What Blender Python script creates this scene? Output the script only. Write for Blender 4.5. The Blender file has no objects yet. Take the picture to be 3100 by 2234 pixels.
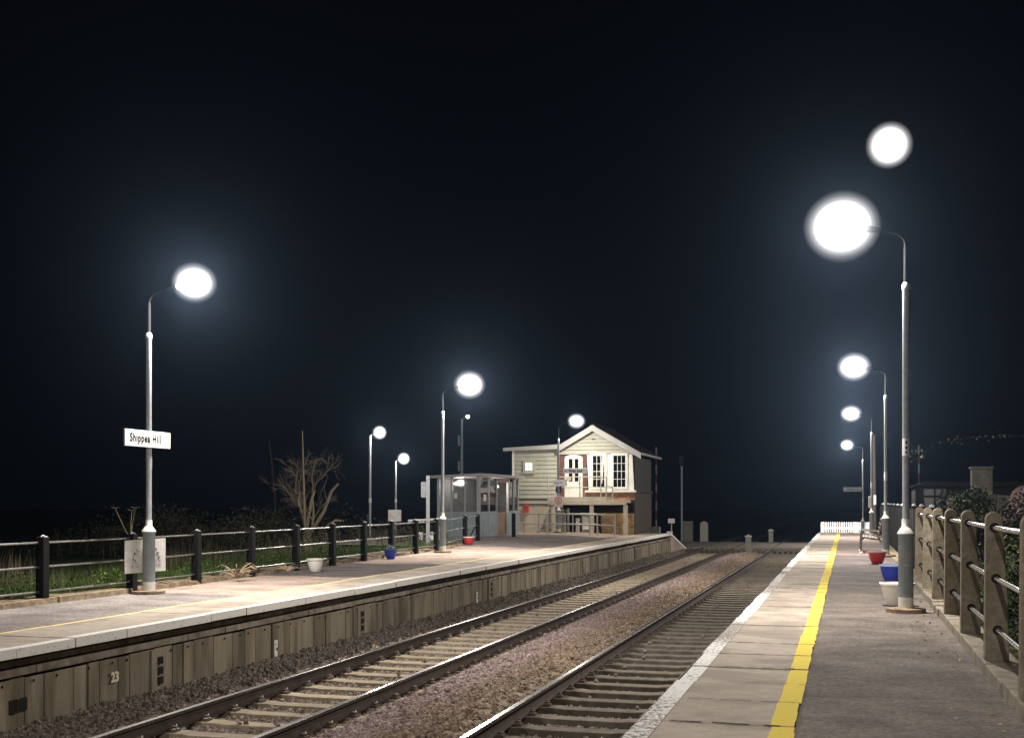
import bpy, math, random
import numpy as np
from mathutils import Vector, Matrix

random.seed(7)
rng = np.random.default_rng(7)
S = bpy.context.scene
COL = S.collection
PI = math.pi

# ------------------------------------------------------------------ camera, world, exposure
TH = math.radians(15.76)
cam_d = bpy.data.cameras.new('camera')
cam = bpy.data.objects.new('camera', cam_d)
COL.objects.link(cam)
cam.location = (0, 0, 2.266)
cam.rotation_euler = (math.radians(90), 0, TH)
cam_d.sensor_width = 36
cam_d.lens = 36 * 3600 / 3100
cam_d.shift_y = 403 / 3100
cam_d.clip_start = 0.1
cam_d.clip_end = 3000
S.camera = cam

W = bpy.data.worlds.new('World')
S.world = W
W.use_nodes = True
_bg = W.node_tree.nodes['Background']
_bg.inputs[0].default_value = (0.30, 0.42, 0.75, 1)       # clear night sky, no sun
_bg.inputs[1].default_value = 0.0030
S.view_settings.view_transform = 'Standard'
S.view_settings.look = 'None'
S.view_settings.exposure = 0.0
S.view_settings.gamma = 1
S.cycles.use_denoising = True
S.cycles.max_bounces = 6
S.cycles.diffuse_bounces = 3
S.cycles.glossy_bounces = 3
S.cycles.transparent_max_bounces = 12
S.cycles.volume_bounces = 0
S.cycles.sample_clamp_indirect = 4.0
S.cycles.caustics_reflective = False
S.cycles.caustics_refractive = False
LAMP = 1020.0          # watts of a platform lamp
HAZE = 0.00033         # density of the night mist

# ------------------------------------------------------------------ materials
def nodes_of(name):
    m = bpy.data.materials.new(name)
    m.use_nodes = True
    nt = m.node_tree
    b = nt.nodes['Principled BSDF']
    return m, nt, b

def ramp(nt, stops):
    r = nt.nodes.new('ShaderNodeValToRGB')
    el = r.color_ramp.elements
    while len(el) < len(stops):
        el.new(0.5)
    for e, (p, c) in zip(el, stops):
        e.position = p
        e.color = (*c, 1)
    return r

def position(nt, scale=(1, 1, 1), world=True):
    if world:
        g = nt.nodes.new('ShaderNodeNewGeometry').outputs['Position']
    else:
        g = nt.nodes.new('ShaderNodeTexCoord').outputs['Object']
    mp = nt.nodes.new('ShaderNodeMapping')
    mp.inputs['Scale'].default_value = scale
    nt.links.new(g, mp.inputs['Vector'])
    return mp.outputs[0]

def mat(name, c1, c2=None, scale=4.0, rough=0.75, metal=0.0, bump=0.0, bscale=60.0, stretch=(1, 1, 1),
        contrast=(0.35, 0.65), spec=0.18, c3=None, scale3=0.6, island=0.0, world=True, detail=6, random_obj=0.0):
    m, nt, b = nodes_of(name)
    b.inputs['Roughness'].default_value = rough
    b.inputs['Metallic'].default_value = metal
    b.inputs['Specular IOR Level'].default_value = spec
    if c2 is None:
        b.inputs['Base Color'].default_value = (*c1, 1)
        if bump == 0:
            return m
    p = position(nt, stretch, world)
    col = None
    if c2 is not None:
        n = nt.nodes.new('ShaderNodeTexNoise')
        n.inputs['Scale'].default_value = scale
        n.inputs['Detail'].default_value = detail
        n.inputs['Roughness'].default_value = 0.65
        nt.links.new(p, n.inputs['Vector'])
        r = ramp(nt, [(contrast[0], c1), (contrast[1], c2)])
        nt.links.new(n.outputs['Fac'], r.inputs[0])
        col = r.outputs[0]
        if c3 is not None:
            n3 = nt.nodes.new('ShaderNodeTexNoise')
            n3.inputs['Scale'].default_value = scale3
            n3.inputs['Detail'].default_value = 3
            nt.links.new(p, n3.inputs['Vector'])
            r3 = ramp(nt, [(0.45, (0, 0, 0)), (0.62, (1, 1, 1))])
            nt.links.new(n3.outputs['Fac'], r3.inputs[0])
            mx = nt.nodes.new('ShaderNodeMix')
            mx.data_type = 'RGBA'
            nt.links.new(r3.outputs[0], mx.inputs['Factor'])
            nt.links.new(col, mx.inputs['A'])
            mx.inputs['B'].default_value = (*c3, 1)
            mx2 = nt.nodes.new('ShaderNodeMix')
            mx2.data_type = 'RGBA'
            mx2.inputs['Factor'].default_value = 0.35
            nt.links.new(mx.outputs['Result'], mx2.inputs['A'])
            nt.links.new(col, mx2.inputs['B'])
            col = mx2.outputs['Result']
        if island or random_obj:
            if island:
                src = nt.nodes.new('ShaderNodeNewGeometry').outputs['Random Per Island']
            else:
                src = nt.nodes.new('ShaderNodeObjectInfo').outputs['Random']
            amp = island or random_obj
            mr = nt.nodes.new('ShaderNodeMapRange')
            mr.inputs['To Min'].default_value = 1 - amp
            mr.inputs['To Max'].default_value = 1 + amp
            nt.links.new(src, mr.inputs['Value'])
            hs = nt.nodes.new('ShaderNodeHueSaturation')
            nt.links.new(mr.outputs[0], hs.inputs['Value'])
            nt.links.new(col, hs.inputs['Color'])
            col = hs.outputs['Color']
        nt.links.new(col, b.inputs['Base Color'])
    if bump:
        nb = nt.nodes.new('ShaderNodeTexNoise')
        nb.inputs['Scale'].default_value = bscale
        nb.inputs['Detail'].default_value = 5
        nt.links.new(p, nb.inputs['Vector'])
        bp = nt.nodes.new('ShaderNodeBump')
        bp.inputs['Strength'].default_value = bump
        bp.inputs['Distance'].default_value = 0.02
        nt.links.new(nb.outputs['Fac'], bp.inputs['Height'])
        nt.links.new(bp.outputs[0], b.inputs['Normal'])
    return m

def emit(name, c, s, soft=False):
    m = bpy.data.materials.new(name)
    m.use_nodes = True
    nt = m.node_tree
    nt.nodes.clear()
    e = nt.nodes.new('ShaderNodeEmission')
    e.inputs[0].default_value = (*c, 1)
    e.inputs[1].default_value = s
    o = nt.nodes.new('ShaderNodeOutputMaterial')
    nt.links.new(e.outputs[0], o.inputs[0])
    if soft:                                            # a ball whose light fades at the limb
        lw = nt.nodes.new('ShaderNodeLayerWeight')
        lw.inputs[0].default_value = 0.5
        r = ramp(nt, [(0.0, (1, 1, 1)), (0.26, (0.40, 0.38, 0.385)), (0.42, (0.09, 0.078, 0.08)), (0.65, (0.016, 0.011, 0.012)), (1.0, (0.0, 0.0, 0.0))])
        r.color_ramp.interpolation = 'LINEAR'
        nt.links.new(lw.outputs['Facing'], r.inputs[0])
        mul = nt.nodes.new('ShaderNodeMix')
        mul.data_type = 'RGBA'
        mul.blend_type = 'MULTIPLY'
        mul.inputs['Factor'].default_value = 1
        mul.inputs['A'].default_value = (*c, 1)
        nt.links.new(r.outputs[0], mul.inputs['B'])
        nt.links.new(mul.outputs['Result'], e.inputs[0])
    return m

def brick_mat(name, c1, c2, mortar, plane='xz', bw=0.22, bh=0.075):
    m, nt, b = nodes_of(name)
    g = nt.nodes.new('ShaderNodeNewGeometry')
    sp = nt.nodes.new('ShaderNodeSeparateXYZ')
    cb = nt.nodes.new('ShaderNodeCombineXYZ')
    nt.links.new(g.outputs['Position'], sp.inputs[0])
    ad = nt.nodes.new('ShaderNodeMath')
    ad.operation = 'ADD'
    nt.links.new(sp.outputs['X'], ad.inputs[0])
    nt.links.new(sp.outputs['Y'], ad.inputs[1])
    nt.links.new(ad.outputs[0], cb.inputs['X'])
    nt.links.new(sp.outputs['Z'], cb.inputs['Y'])
    t = nt.nodes.new('ShaderNodeTexBrick')
    t.inputs['Color1'].default_value = (*c1, 1)
    t.inputs['Color2'].default_value = (*c2, 1)
    t.inputs['Mortar'].default_value = (*mortar, 1)
    t.inputs['Scale'].default_value = 1
    t.inputs['Brick Width'].default_value = bw
    t.inputs['Row Height'].default_value = bh
    t.inputs['Mortar Size'].default_value = 0.008
    nt.links.new(cb.outputs[0], t.inputs['Vector'])
    n = nt.nodes.new('ShaderNodeTexNoise')
    n.inputs['Scale'].default_value = 5
    nt.links.new(g.outputs['Position'], n.inputs['Vector'])
    mx = nt.nodes.new('ShaderNodeMix')
    mx.data_type = 'RGBA'
    mx.blend_type = 'MULTIPLY'
    mx.inputs['Factor'].default_value = 0.7
    nt.links.new(t.outputs['Color'], mx.inputs['A'])
    r = ramp(nt, [(0.35, (0.5, 0.5, 0.5)), (0.65, (1.2, 1.1, 1.0))])
    nt.links.new(n.outputs['Fac'], r.inputs[0])
    nt.links.new(r.outputs[0], mx.inputs['B'])
    nt.links.new(mx.outputs['Result'], b.inputs['Base Color'])
    b.inputs['Roughness'].default_value = 0.85
    bp = nt.nodes.new('ShaderNodeBump')
    bp.inputs['Strength'].default_value = 0.4
    bp.inputs['Distance'].default_value = 0.01
    nt.links.new(t.outputs['Fac'], bp.inputs['Height'])
    bp.invert = True
    nt.links.new(bp.outputs[0], b.inputs['Normal'])
    return m

def banded(name, bands, rough=0.9, wobble=0.25, fine=0.45, bump=0.5):
    """tarmac laid in patches along the platform: bands = [(y, colour)...] with hard seams"""
    m, nt, b = nodes_of(name)
    b.inputs['Roughness'].default_value = rough
    b.inputs['Specular IOR Level'].default_value = 0.08
    g = nt.nodes.new('ShaderNodeNewGeometry')
    sp = nt.nodes.new('ShaderNodeSeparateXYZ')
    nt.links.new(g.outputs['Position'], sp.inputs[0])
    n = nt.nodes.new('ShaderNodeTexNoise')
    n.inputs['Scale'].default_value = 1.1
    n.inputs['Detail'].default_value = 5
    nt.links.new(g.outputs['Position'], n.inputs['Vector'])
    m1 = nt.nodes.new('ShaderNodeMath')
    m1.operation = 'MULTIPLY_ADD'
    m1.inputs[1].default_value = wobble * 2
    nt.links.new(n.outputs['Fac'], m1.inputs[0])
    nt.links.new(sp.outputs['Y'], m1.inputs[2])
    y0, y1 = -6.0, 74.0
    mr = nt.nodes.new('ShaderNodeMapRange')
    mr.inputs['From Min'].default_value = y0
    mr.inputs['From Max'].default_value = y1
    nt.links.new(m1.outputs[0], mr.inputs['Value'])
    r = ramp(nt, [((y - y0) / (y1 - y0), c) for y, c in bands])
    r.color_ramp.interpolation = 'CONSTANT'
    nt.links.new(mr.outputs[0], r.inputs[0])
    n2 = nt.nodes.new('ShaderNodeTexNoise')
    n2.inputs['Scale'].default_value = 1.3
    n2.inputs['Detail'].default_value = 8
    n2.inputs['Roughness'].default_value = 0.7
    nt.links.new(position(nt, (0.9, 1.15, 1)), n2.inputs['Vector'])
    r2 = ramp(nt, [(0.3, (1 - fine,) * 3), (0.7, (1 + fine,) * 3)])
    nt.links.new(n2.outputs['Fac'], r2.inputs[0])
    n3 = nt.nodes.new('ShaderNodeTexNoise')
    n3.inputs['Scale'].default_value = 26
    n3.inputs['Detail'].default_value = 6
    n3.inputs['Roughness'].default_value = 0.8
    nt.links.new(g.outputs['Position'], n3.inputs['Vector'])
    r3 = ramp(nt, [(0.32, (0.45,) * 3), (0.50, (0.95,) * 3), (0.62, (1.3,) * 3), (0.70, (2.4,) * 3)])
    nt.links.new(n3.outputs['Fac'], r3.inputs[0])
    last = r.outputs[0]
    for rr in (r2, r3):
        mx = nt.nodes.new('ShaderNodeMix')
        mx.data_type = 'RGBA'
        mx.blend_type = 'MULTIPLY'
        mx.inputs['Factor'].default_value = 1
        nt.links.new(last, mx.inputs['A'])
        nt.links.new(rr.outputs[0], mx.inputs['B'])
        last = mx.outputs['Result']
    nt.links.new(last, b.inputs['Base Color'])
    bp = nt.nodes.new('ShaderNodeBump')
    bp.inputs['Strength'].default_value = bump
    bp.inputs['Distance'].default_value = 0.01
    nt.links.new(n3.outputs['Fac'], bp.inputs['Height'])
    nt.links.new(bp.outputs[0], b.inputs['Normal'])
    return m

def worn_paint(name, paint, under, wear=0.52, scale=14, width=0.05, extra=None):
    m, nt, b = nodes_of(name)
    b.inputs['Roughness'].default_value = 0.85
    b.inputs['Specular IOR Level'].default_value = 0.06
    g = nt.nodes.new('ShaderNodeNewGeometry')
    n = nt.nodes.new('ShaderNodeTexNoise')
    n.inputs['Scale'].default_value = scale
    n.inputs['Detail'].default_value = 9
    n.inputs['Roughness'].default_value = 0.75
    nt.links.new(g.outputs['Position'], n.inputs['Vector'])
    src = n.outputs['Fac']
    if extra:                                            # more wear where feet have been
        n2 = nt.nodes.new('ShaderNodeTexNoise')
        n2.inputs['Scale'].default_value = extra
        n2.inputs['Detail'].default_value = 2
        nt.links.new(g.outputs['Position'], n2.inputs['Vector'])
        ma = nt.nodes.new('ShaderNodeMath')
        ma.operation = 'MULTIPLY_ADD'
        ma.inputs[1].default_value = 0.55
        nt.links.new(n2.outputs['Fac'], ma.inputs[0])
        nt.links.new(src, ma.inputs[2])
        sb = nt.nodes.new('ShaderNodeMath')
        sb.operation = 'SUBTRACT'
        sb.inputs[1].default_value = 0.275
        nt.links.new(ma.outputs[0], sb.inputs[0])
        src = sb.outputs[0]
    r = ramp(nt, [(wear - width / 2, paint), (wear + width / 2, under)])
    nt.links.new(src, r.inputs[0])
    nt.links.new(r.outputs[0], b.inputs['Base Color'])
    return m

M = {}
M['coping'] = mat('coping concrete', (0.34, 0.29, 0.235), (0.47, 0.405, 0.33), 7.0, 0.85, bump=0.35, bscale=60, island=0.10, c3=(0.225, 0.192, 0.155), scale3=1.6, contrast=(0.3, 0.7))
M['joint'] = mat('dirt in the slab joints', (0.07, 0.058, 0.046), (0.16, 0.135, 0.105), 40, 0.95)
M['white_paint'] = worn_paint('worn white platform paint', (0.86, 0.84, 0.80), (0.24, 0.215, 0.19), 0.518, 26, 0.05, extra=0.5)
M['white_face'] = worn_paint('flaking white paint', (0.74, 0.72, 0.66), (0.18, 0.155, 0.12), 0.605, 24, 0.05)
M['yellow_paint'] = worn_paint('yellow platform paint', (0.76, 0.60, 0.085), (0.56, 0.45, 0.11), 0.62, 14, 0.12)
M['faded_yellow'] = worn_paint('faded yellow paint', (0.86, 0.70, 0.34), (0.52, 0.44, 0.32), 0.56, 5, 0.2)
TA, TB, TC, TD = (0.155, 0.132, 0.115), (0.11, 0.095, 0.092), (0.22, 0.19, 0.18), (0.27, 0.21, 0.185)
M['tarmac_near'] = banded('platform tarmac', [(-6, (0.165, 0.14, 0.122)), (9.1, (0.142, 0.122, 0.108)), (12.4, TA), (21.6, TC), (30.2, (0.14, 0.12, 0.115)), (33.4, (0.25, 0.20, 0.175)), (38, (0.30, 0.24, 0.21)), (52, (0.21, 0.18, 0.16))])
M['tarmac_far'] = banded('patched pinkish tarmac', [(-6, (0.225, 0.20, 0.185)), (17.1, (0.36, 0.28, 0.235)), (21.4, (0.125, 0.105, 0.10)), (26.3, (0.34, 0.265, 0.225)), (36.4, (0.17, 0.145, 0.135)), (47.5, (0.33, 0.26, 0.21))], wobble=0.5)
M['panel'] = mat('stained concrete panels', (0.16, 0.133, 0.094), (0.30, 0.255, 0.185), 4.5, 0.9, bump=0.3, bscale=40, stretch=(1, 1, 0.16), island=0.20, c3=(0.085, 0.066, 0.042), scale3=3.2, contrast=(0.30, 0.72))
M['corbel'] = mat('weathered corbel blocks', (0.13, 0.105, 0.08), (0.30, 0.255, 0.20), 5, 0.9, bump=0.4, bscale=50, island=0.25)
M['dark'] = mat('dark recess', (0.012, 0.010, 0.008), (0.02, 0.017, 0.013), 8, 0.95)  # near-black; in gaps, holes and under the landing it stands for shade
M['numeral'] = mat('cream numerals', (0.72, 0.65, 0.48), (0.60, 0.53, 0.38), 30, 0.7)
M['conc_post'] = mat('aggregate concrete', (0.145, 0.122, 0.088), (0.26, 0.225, 0.17), 14, 0.92, bump=0.5, bscale=70, c3=(0.16, 0.125, 0.08), scale3=3, detail=8)
M['kerb'] = mat('kerb concrete', (0.17, 0.145, 0.11), (0.29, 0.25, 0.195), 6, 0.92, bump=0.4, bscale=60)
M['edging'] = mat('earth and timber edging', (0.13, 0.095, 0.06), (0.30, 0.235, 0.16), 6, 0.95, bump=0.6, bscale=30)
M['galv'] = mat('galvanised tube', (0.34, 0.34, 0.34), (0.50, 0.50, 0.50), 25, 0.27, metal=1.0)
M['rail_tube'] = mat('bare steel railing tube', (0.20, 0.20, 0.19), (0.30, 0.30, 0.28), 9, 0.30, metal=0.9)
M['galv_dull'] = mat('dull galvanised tube', (0.34, 0.33, 0.29), (0.44, 0.42, 0.37), 25, 0.5, metal=0.3)
M['black_post'] = mat('black painted post', (0.0035, 0.0035, 0.0035), (0.007, 0.0065, 0.006), 9, 0.55, spec=0.12)
M['pale_cap'] = mat('pale post cap', (0.55, 0.55, 0.55), (0.40, 0.40, 0.40), 20, 0.5)
M['pole_grey'] = mat('grey lamp post paint', (0.165, 0.19, 0.20), (0.215, 0.24, 0.25), 6, 0.55, bump=0.06, bscale=60)
M['pole_galv'] = mat('galvanised pole', (0.24, 0.26, 0.28), (0.33, 0.35, 0.37), 12, 0.5, metal=0.2)
M['arm_grey'] = mat('dull arm paint', (0.005, 0.005, 0.0055), (0.009, 0.009, 0.0095), 8, 0.9, spec=0.05)
M['pole_white'] = mat('off white band', (0.52, 0.52, 0.46), (0.66, 0.66, 0.60), 8, 0.6)
M['sign_white'] = mat('white enamel', (0.50, 0.50, 0.50), (0.55, 0.55, 0.55), 4, 0.45)
M['sign_bright'] = mat('bright enamel', (0.80, 0.80, 0.79), (0.86, 0.86, 0.85), 4, 0.4)
M['board_white'] = mat('weathered white board', (0.55, 0.53, 0.50), (0.72, 0.70, 0.66), 7, 0.7)
M['ink'] = mat('black lettering', (0.006, 0.006, 0.007), rough=0.9, spec=0.05)
M['ink_grey'] = mat('faded lettering', (0.30, 0.28, 0.28))
M['red_ink'] = mat('red sign ink', (0.42, 0.12, 0.10))
M['navy'] = mat('navy sign', (0.02, 0.03, 0.09), (0.025, 0.035, 0.11), 4, 0.4)
M['pink_white'] = mat('pinkish white sign', (0.72, 0.60, 0.57), (0.76, 0.65, 0.62), 4, 0.5)
def glow_mat(name, c, gain=1.0):
    """ball of painted glare round a light: white in the middle, fading to clear at the rim"""
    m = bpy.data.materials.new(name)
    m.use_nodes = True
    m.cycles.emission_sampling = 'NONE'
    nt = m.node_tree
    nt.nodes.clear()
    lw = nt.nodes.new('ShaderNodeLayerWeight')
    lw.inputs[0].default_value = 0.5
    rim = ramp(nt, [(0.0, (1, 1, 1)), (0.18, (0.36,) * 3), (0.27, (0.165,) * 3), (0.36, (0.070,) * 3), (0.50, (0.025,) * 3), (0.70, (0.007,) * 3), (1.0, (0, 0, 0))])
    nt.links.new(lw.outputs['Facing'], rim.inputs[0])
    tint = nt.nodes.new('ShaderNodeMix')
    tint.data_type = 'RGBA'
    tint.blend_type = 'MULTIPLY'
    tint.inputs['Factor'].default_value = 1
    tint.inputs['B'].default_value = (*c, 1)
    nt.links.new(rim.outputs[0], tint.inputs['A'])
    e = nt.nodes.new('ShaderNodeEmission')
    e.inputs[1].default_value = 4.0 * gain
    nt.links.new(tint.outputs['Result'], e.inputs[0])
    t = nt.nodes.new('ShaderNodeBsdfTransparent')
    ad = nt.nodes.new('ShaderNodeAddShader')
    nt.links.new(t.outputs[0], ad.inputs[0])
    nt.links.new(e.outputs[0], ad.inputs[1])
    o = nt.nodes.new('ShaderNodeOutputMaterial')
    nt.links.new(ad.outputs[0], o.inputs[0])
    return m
M['bowl'] = glow_mat('lit lamp bowl', (1.0, 0.97, 0.98))
M['small_lamp'] = emit('small white lamp', (0.95, 1.0, 1.0), 25)
M['shelter_glow'] = glow_mat('warm bulkhead glow', (1.0, 0.80, 0.72), 1.6)
M['lit_pane'] = emit('lit office window', (0.85, 1.0, 0.86), 1.5)
M['moon'] = glow_mat('moonlight', (1, 0.97, 0.97))  # disc widened by the same painted glare as the lamps
M['rust'] = mat('rusty rail side', (0.036, 0.026, 0.022), (0.062, 0.044, 0.036), 6, 0.85, bump=0.15, bscale=50, spec=0.15)
M['steel'] = mat('polished rail head', (0.42, 0.40, 0.38), (0.52, 0.50, 0.48), 3, 0.27, metal=1.0, stretch=(1, 0.05, 1))
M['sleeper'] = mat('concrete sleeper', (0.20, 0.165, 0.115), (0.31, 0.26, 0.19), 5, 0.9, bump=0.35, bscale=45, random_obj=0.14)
M['sleeper_shaded'] = mat('shaded sleeper', (0.080, 0.066, 0.050), (0.140, 0.118, 0.092), 5, 0.9, bump=0.35, bscale=45, random_obj=0.14)  # sleeper concrete with the near track's shade put into the colour
M['clip'] = mat('rail clip iron', (0.10, 0.075, 0.06), (0.16, 0.13, 0.11), 30, 0.55, metal=0.4)
M['soil'] = mat('dark field soil', (0.018, 0.016, 0.011), (0.034, 0.032, 0.018), 0.8, 0.95, bump=0.5, bscale=6)
M['verge'] = mat('grassy verge soil', (0.018, 0.028, 0.008), (0.035, 0.050, 0.016), 1.5, 0.95, bump=0.6, bscale=12)
M['road'] = mat('crossing road surface', (0.075, 0.062, 0.055), (0.11, 0.095, 0.085), 3, 0.9, bump=0.2, bscale=60)
M['plank'] = mat('dark timber', (0.020, 0.016, 0.012), (0.045, 0.036, 0.028), 5, 0.85, stretch=(6, 1, 1))
M['cream'] = mat('cream weatherboard', (0.34, 0.335, 0.265), (0.40, 0.39, 0.31), 3, 0.7, island=0.03)
M['cream_low'] = mat('cream render', (0.37, 0.33, 0.25), (0.43, 0.385, 0.295), 3, 0.75)
M['box_white'] = mat('white joinery', (0.66, 0.645, 0.575), (0.74, 0.725, 0.65), 4, 0.55)
M['barge'] = mat('pale bargeboard', (0.36, 0.355, 0.325), (0.42, 0.41, 0.38), 3, 0.6)
M['red_wall'] = mat('red brown painted wall', (0.115, 0.055, 0.045), (0.15, 0.075, 0.062), 4, 0.7)
M['brick'] = brick_mat('orange brick', (0.30, 0.135, 0.07), (0.23, 0.10, 0.055), (0.30, 0.24, 0.18))
M['yellow_brick'] = brick_mat('yellow stock brick', (0.52, 0.36, 0.16), (0.30, 0.18, 0.075), (0.42, 0.33, 0.20))
M['dim_brick'] = brick_mat('mossy chimney brick', (0.06, 0.058, 0.038), (0.042, 0.040, 0.027), (0.022, 0.02, 0.016))
M['dark_brick'] = brick_mat('dark side brick', (0.058, 0.037, 0.026), (0.042, 0.027, 0.019), (0.045, 0.038, 0.03))  # darker brick for the track side face
M['slate'] = mat('dark slate roof', (0.008, 0.008, 0.009), (0.016, 0.015, 0.015), 8, 0.9, spec=0.1)
M['dark_board'] = mat('dark weathered boards', (0.030, 0.028, 0.024), (0.052, 0.047, 0.041), 3, 0.8, stretch=(1, 6, 0.5))
M['dark_glass'] = mat('dark window glass', (0.006, 0.008, 0.009), rough=0.06, spec=0.6)
M['landing'] = mat('landing concrete', (0.40, 0.35, 0.27), (0.50, 0.44, 0.345), 3, 0.85, bump=0.2)
M['cabinet'] = mat('pale cabinet', (0.62, 0.60, 0.55), (0.70, 0.68, 0.62), 4, 0.6)
M['cabinet_grey'] = mat('grey cabinet', (0.33, 0.32, 0.29), (0.40, 0.39, 0.36), 4, 0.6)
M['shelter_blue'] = mat('grey blue panel', (0.20, 0.25, 0.265), (0.245, 0.30, 0.315), 3, 0.5)
M['shelter_frame'] = mat('grey shelter frame', (0.24, 0.255, 0.26), (0.30, 0.315, 0.32), 5, 0.45)
M['shelter_in'] = mat('shelter back wall', (0.09, 0.088, 0.086), (0.14, 0.135, 0.13), 2, 0.7)
M['shelter_roof'] = mat('shelter roof edge', (0.25, 0.235, 0.225), (0.31, 0.29, 0.28), 4, 0.6)
M['brown_board'] = mat('brown board', (0.19, 0.115, 0.085), (0.25, 0.16, 0.12), 4, 0.6, stretch=(3, 3, 0.5))
M['red_plastic'] = mat('red plastic', (0.36, 0.018, 0.026), (0.42, 0.026, 0.034), 4, 0.38, spec=0.5)
M['blue_plastic'] = mat('blue plastic', (0.018, 0.035, 0.27), (0.024, 0.045, 0.32), 4, 0.36, spec=0.5)
M['white_plastic'] = mat('white plastic', (0.62, 0.60, 0.54), (0.70, 0.68, 0.62), 4, 0.42)
M['red_rim'] = mat('pale red rim', (0.62, 0.42, 0.42))
M['blue_rim'] = mat('pale blue rim', (0.36, 0.42, 0.62))
M['compost'] = mat('compost', (0.05, 0.036, 0.022), (0.09, 0.065, 0.04), 30, 0.95, bump=0.8, bscale=50)
M['cabinet_dim'] = mat('darker cabinet', (0.14, 0.14, 0.115), (0.19, 0.19, 0.16), 4, 0.7)  # darker cabinet tone used round the crossing
M['cabinet_mid'] = mat('yellowed cabinet', (0.30, 0.30, 0.24), (0.37, 0.37, 0.30), 4, 0.7)
M['red_box'] = mat('red box', (0.42, 0.045, 0.045), (0.48, 0.06, 0.055), 4, 0.5)
M['bench_iron'] = mat('bench ironwork', (0.045, 0.030, 0.028), (0.065, 0.045, 0.04), 8, 0.35, spec=0.5)
M['bench_wood'] = mat('bench slats', (0.07, 0.05, 0.04), (0.11, 0.08, 0.065), 6, 0.5, stretch=(6, 1, 6))
M['picket'] = mat('white picket paint', (0.74, 0.74, 0.74), (0.82, 0.82, 0.82), 5, 0.5)
M['fence_board'] = mat('blackened fence boards', (0.006, 0.0065, 0.008), (0.012, 0.012, 0.014), 4, 0.75, island=0.3)
M['bark'] = mat('pale dead bark', (0.20, 0.16, 0.11), (0.36, 0.295, 0.21), 9, 0.9, stretch=(3, 3, 0.6))
M['bark_dark'] = mat('dark bark', (0.018, 0.015, 0.012), (0.036, 0.03, 0.022), 9, 0.9)
M['leaf_ivy'] = mat('ivy leaves', (0.016, 0.019, 0.007), (0.040, 0.042, 0.018), 3, 0.85, spec=0.1, island=0.45)
M['leaf_red'] = mat('reddish hedge leaves', (0.034, 0.016, 0.012), (0.062, 0.030, 0.022), 3, 0.85, spec=0.1, island=0.45)
M['leaf_green'] = mat('dark green leaves', (0.014, 0.022, 0.008), (0.036, 0.046, 0.018), 3, 0.85, spec=0.1, island=0.4)
M['leaf_lit'] = mat('lit leaf specks', (0.09, 0.10, 0.075), (0.14, 0.15, 0.11), 3, 0.6, island=0.4)  # lit dots in the foliage, put into the leaf colour
M['grass'] = mat('rough grass', (0.024, 0.046, 0.007), (0.058, 0.086, 0.017), 0.7, 0.6, island=0.45)
M['straw'] = mat('dry stalks', (0.075, 0.06, 0.036), (0.135, 0.11, 0.07), 1.5, 0.8, island=0.4)
M['bramble'] = mat('bramble leaves', (0.022, 0.026, 0.010), (0.050, 0.044, 0.020), 0.8, 0.6, island=0.45)
M['dead_leaf'] = mat('withered leaves', (0.28, 0.21, 0.13), (0.44, 0.34, 0.23), 6, 0.8, island=0.3)
M['pale_plant'] = mat('silvery foliage', (0.20, 0.26, 0.27), (0.30, 0.36, 0.36), 6, 0.6, island=0.3)
M['car_red'] = mat('dark red car paint', (0.022, 0.005, 0.007), (0.028, 0.006, 0.008), 4, 0.75, spec=0.08)
M['tyre'] = mat('tyre rubber', (0.012, 0.012, 0.012), (0.02, 0.02, 0.02), 9, 0.8)
M['house_wall'] = mat('house render', (0.004, 0.004, 0.0045), (0.007, 0.0065, 0.007), 3, 0.8)
M['curtain_or_glint'] = mat('pale net curtain', (0.10, 0.10, 0.10), (0.14, 0.135, 0.13), 6, 0.8)
M['barrier_red'] = mat('barrier red', (0.07, 0.022, 0.03))
M['barrier_white'] = mat('barrier white', (0.20, 0.20, 0.21))
M['wood_pole'] = mat('creosoted pole', (0.075, 0.052, 0.044), (0.11, 0.08, 0.068), 4, 0.8, stretch=(5, 5, 0.5))

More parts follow.
